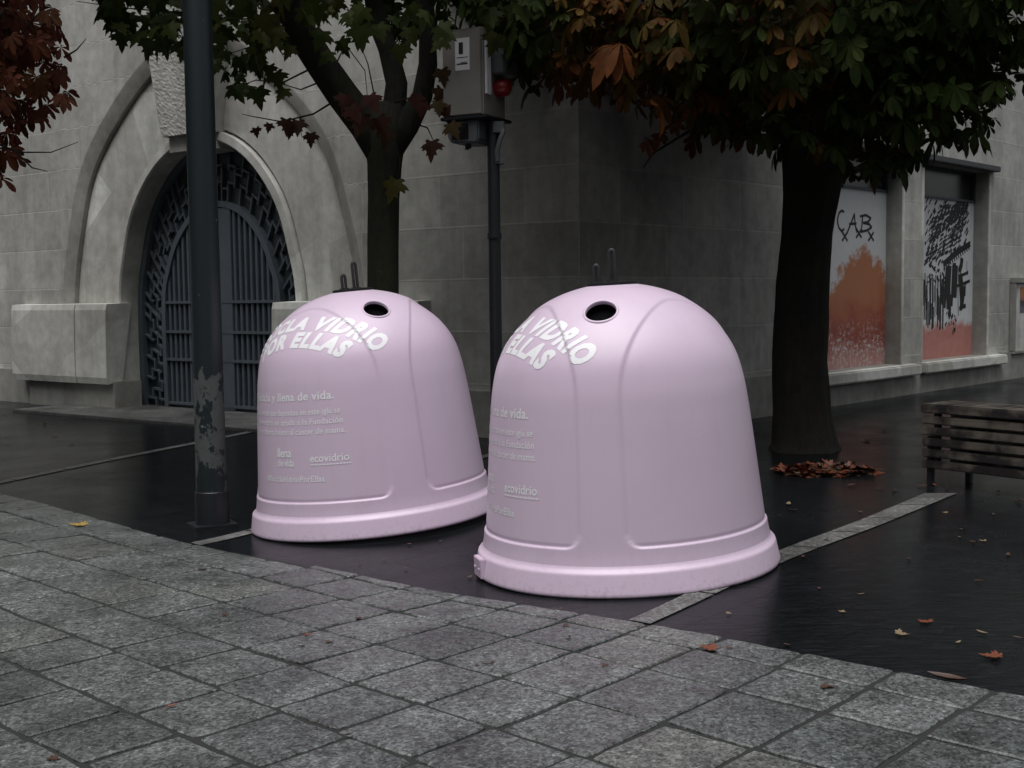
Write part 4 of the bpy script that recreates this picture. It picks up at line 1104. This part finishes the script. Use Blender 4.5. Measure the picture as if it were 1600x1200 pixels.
cnt = tries = 0
while cnt < 2600 and tries < 90000:          # unseen bulk of the crown, enlarged to shade the left wall
    tries += 1
    p = Vector((rr.uniform(-10.8, -3.2), rr.uniform(6.2, 14.1), rr.uniform(2.0, 10.4)))
    if ((p.x + 7.0) / 3.8) ** 2 + ((p.y - 10.2) / 3.9) ** 2 + ((p.z - 6.2) / 4.2) ** 2 > 1: continue
    x, y = pxpy(p)
    if x > -30 and y > -60 and (x > lin(RX, y) - 30 or y > lin(RB_, x) - 40): continue
    compound_leaf(b, p - rroot, Vector((rr.gauss(0, .5), rr.gauss(0, .5), -.6)), Vector((rr.gauss(0, .5), -.2, 1)), rr.uniform(.20, .30), rr.uniform(.1, .9), rr, 6, .5); cnt += 1
b.build('crown', M['russet_leaf'], rtree, recalc=False)

# ------------------------------------------------------------------ fallen leaves
def leaf_mesh(name, mat, kind, seed):
    r = random.Random(seed); b = MB()
    if kind == 'maple':
        n = len(MAPLE); f = r.uniform(.2, .55); vs = [(0, .22, .004)] + [(x, y, .02 + f * x * x + .25 * (y - .3) ** 2 + r.uniform(-.02, .03)) for x, y in MAPLE]
        b.add([(x, y, z) for x, y, z in vs], [(0, 1 + i, 1 + (i + 1) % n) for i in range(n)])
    else:
        vs = []; L_ = [(0, 0), (.10, .2), (.17, .45), (.13, .75), (.02, 1)]
        c = r.uniform(.2, .6)
        for x, y in L_: vs += [(-x, y - .5, .03 + c * x * 1.4 + .4 * (y - .5) ** 2), (0, y - .5, .015 + .4 * (y - .5) ** 2), (x, y - .5, .03 + c * x * 1.1 + .4 * (y - .5) ** 2)]
        b.add(vs, [q for i in range(4) for q in ((i * 3, i * 3 + 1, i * 3 + 4, i * 3 + 3), (i * 3 + 1, i * 3 + 2, i * 3 + 5, i * 3 + 4))])
    return b.mesh(name, mat, smooth=True)
LM = {(k, c): leaf_mesh('fallen_leaf', M['fallen_' + c], k, hash(k + c) % 97 if False else len(k) * 7 + len(c)) for k in ('maple', 'oval') for c in ('orange', 'brown', 'yellow', 'tan')}
rl = random.Random(77)
def on_paving(p):
    u, v = p.x * GU.x + p.y * GU.y, p.x * GV.x + p.y * GV.y; return u < u_edge(v)
def drop(px, py, kind, c, size, label, group=None, rz=None):
    p = floor_at(px, py); o = bpy.data.objects.new('fallen_leaf', LM[(kind, c)]); COL.objects.link(o)
    o.location = p + UP * (.017 if on_paving(p) else .007); o.scale = (size,) * 3
    o.rotation_euler = (rl.uniform(-.12, .12), rl.uniform(-.12, .12), rl.uniform(0, 6.28) if rz is None else rz)
    tag(o, label, 'leaf', group); return o
drop(132, 820, 'maple', 'yellow', .13, 'yellow fallen leaf on the pale paving at the left near the slate edge')
drop(1118, 1021, 'maple', 'orange', .085, 'orange curled leaf on the pale paving in front of the front glass bank', None, 1.2)
drop(1563, 1030, 'maple', 'orange', .10, 'orange leaf on the wet slate at the lower right edge', None, 1.2)
drop(1480, 1066, 'oval', 'brown', .15, 'long reddish brown leaf at the slate edge at lower right', None, 1.0)
drop(480, 996, 'oval', 'orange', .055, 'small red leaf scrap on the pale paving below the rear glass bank')
drop(121, 978, 'oval', 'tan', .045, 'tan leaf scrap on the pale paving at the left, nearest below the yellow leaf')
drop(268, 1112, 'oval', 'orange', .05, 'orange leaf scrap on the pale paving at lower left')
drop(1452, 977, 'maple', 'orange', .075, 'orange leaf lying alone on the dark slate right of the front glass bank')
drop(1310, 732, 'maple', 'tan', .14, 'tan leaf at the edge of the leaf pile under the chestnut')
GS = 'small leaves scattered over the wet slate'
LS = 'small brown or tan leaf scattered on the wet dark slate'
for x, y, c, s_ in ((1400, 993, 'tan', .09), (1535, 992, 'tan', .08), (1497, 1007, 'tan', .05), (1315, 962, 'tan', .05), (1530, 912, 'brown', .07), (1500, 842, 'tan', .06), (1520, 850, 'brown', .08), (1540, 848, 'tan', .06), (1505, 830, 'tan', .08), (1553, 805, 'tan', .06), (1475, 802, 'tan', .06), (1380, 813, 'tan', .06), (1345, 802, 'tan', .05), (1330, 760, 'brown', .09), (1375, 765, 'tan', .08), (1395, 767, 'brown', .09), (1405, 740, 'brown', .07), (1350, 690, 'tan', .14), (1382, 674, 'tan', .08), (1352, 659, 'tan', .05), (1280, 928, 'brown', .07), (1255, 880, 'brown', .08), (1232, 790, 'tan', .13), (1240, 800, 'brown', .1), (1420, 880, 'brown', .07), (1575, 870, 'brown', .09), (1590, 782, 'brown', .12), (1560, 770, 'brown', .1), (1480, 764, 'brown', .1), (1440, 762, 'brown', .12), (1460, 760, 'orange', .1), (640, 846, 'orange', .05), (688, 843, 'tan', .035), (600, 866, 'brown', .04), (634, 879, 'orange', .045), (560, 872, 'brown', .04), (733, 890, 'tan', .04), (85, 682, 'tan', .12), (70, 664, 'brown', .12), (110, 695, 'brown', .08), (540, 836, 'tan', .03), (1590, 1000, 'brown', .06), (1345, 935, 'tan', .05), (1290, 850, 'brown', .05), (1140, 962, 'tan', .04)):
    drop(x, y, rl.choice(['maple', 'oval', 'oval']), c, s_ * .78, LS, GS)
GP = 'dark leaf scraps scattered over the pale paving'; LP_ = 'dark brown leaf scrap scattered on the pale granite paving'
for x, y in ((865, 952), (880, 980), (890, 998), (888, 1003), (946, 1043), (518, 1006), (472, 1014), (560, 965), (545, 1156), (316, 888), (1230, 1012), (1140, 1018), (1283, 1080), (1300, 1079), (880, 948), (350, 964), (760, 1043), (770, 1040), (745, 1045), (78, 1194)):
    drop(x, y, rl.choice(['oval', 'maple']), 'brown', rl.uniform(.03, .055), LP_, GP)
# the heap the sweeper left under the chestnut
pr = floor_at(1290, 738); pl = empty('leaf_pile', pr); tag(pl, 'low heap of rusty fallen leaves beside the chestnut trunk', 'leaf pile')
rp = random.Random(6)
for nm, mat, N in (('rusty_leaves', 'fallen_orange', 150), ('brown_leaves', 'fallen_brown', 130), ('tan_leaves', 'fallen_tan', 12)):
    b = MB()
    for i in range(N):
        a, q = rp.uniform(0, 2 * PI), math.sqrt(rp.random()); x, y = .42 * q * math.cos(a), .25 * q * math.sin(a)
        z = .042 * max(0, 1 - q * q) * rp.uniform(.3, 1) * (1.2 if x > .1 else .8) + .012
        maple_leaf(b, Vector((x, y, z)), Vector((rp.gauss(0, 1), rp.gauss(0, 1), rp.gauss(0, .12))), Vector((rp.gauss(0, .22), rp.gauss(0, .22), 1)), rp.uniform(.07, .14), .5, rp.uniform(-.4, .4))
    b.build(nm, M[mat], pl, recalc=False)
# ------------------------------------------------------------------ added unseen house rows, behind and to the left, that block low sky light
ob_ = empty('sky_blocking_houses', (0, -14, 0)); tag(ob_, None, None, None, 'structure')
b = MB(); b.box((-35, -10, -.1), (70, 0, 0), (0, 10, 0), (0, 0, 13)); b.box((-35, .01, -.1), (20, 0, 0), (0, 25, 0), (0, 0, 13)); b.build('blocker_facade', M['basestone'], ob_)
b = MB()
for i in range(16):
    for z in (.9, 4.2, 7.5, 10.3): b.box((-13.5 + i * 3.0, -.02, z), (1.2, 0, 0), (0, .05, 0), (0, 0, 2.0))
for i in range(7):
    for z in (.9, 4.2, 7.5, 10.3): b.box((-15.02, 2 + i * 3.2, z), (.05, 0, 0), (0, 1.2, 0), (0, 0, 2.0))
b.build('window', M['darkglass'], ob_)  # panes on the added light-blocking rows
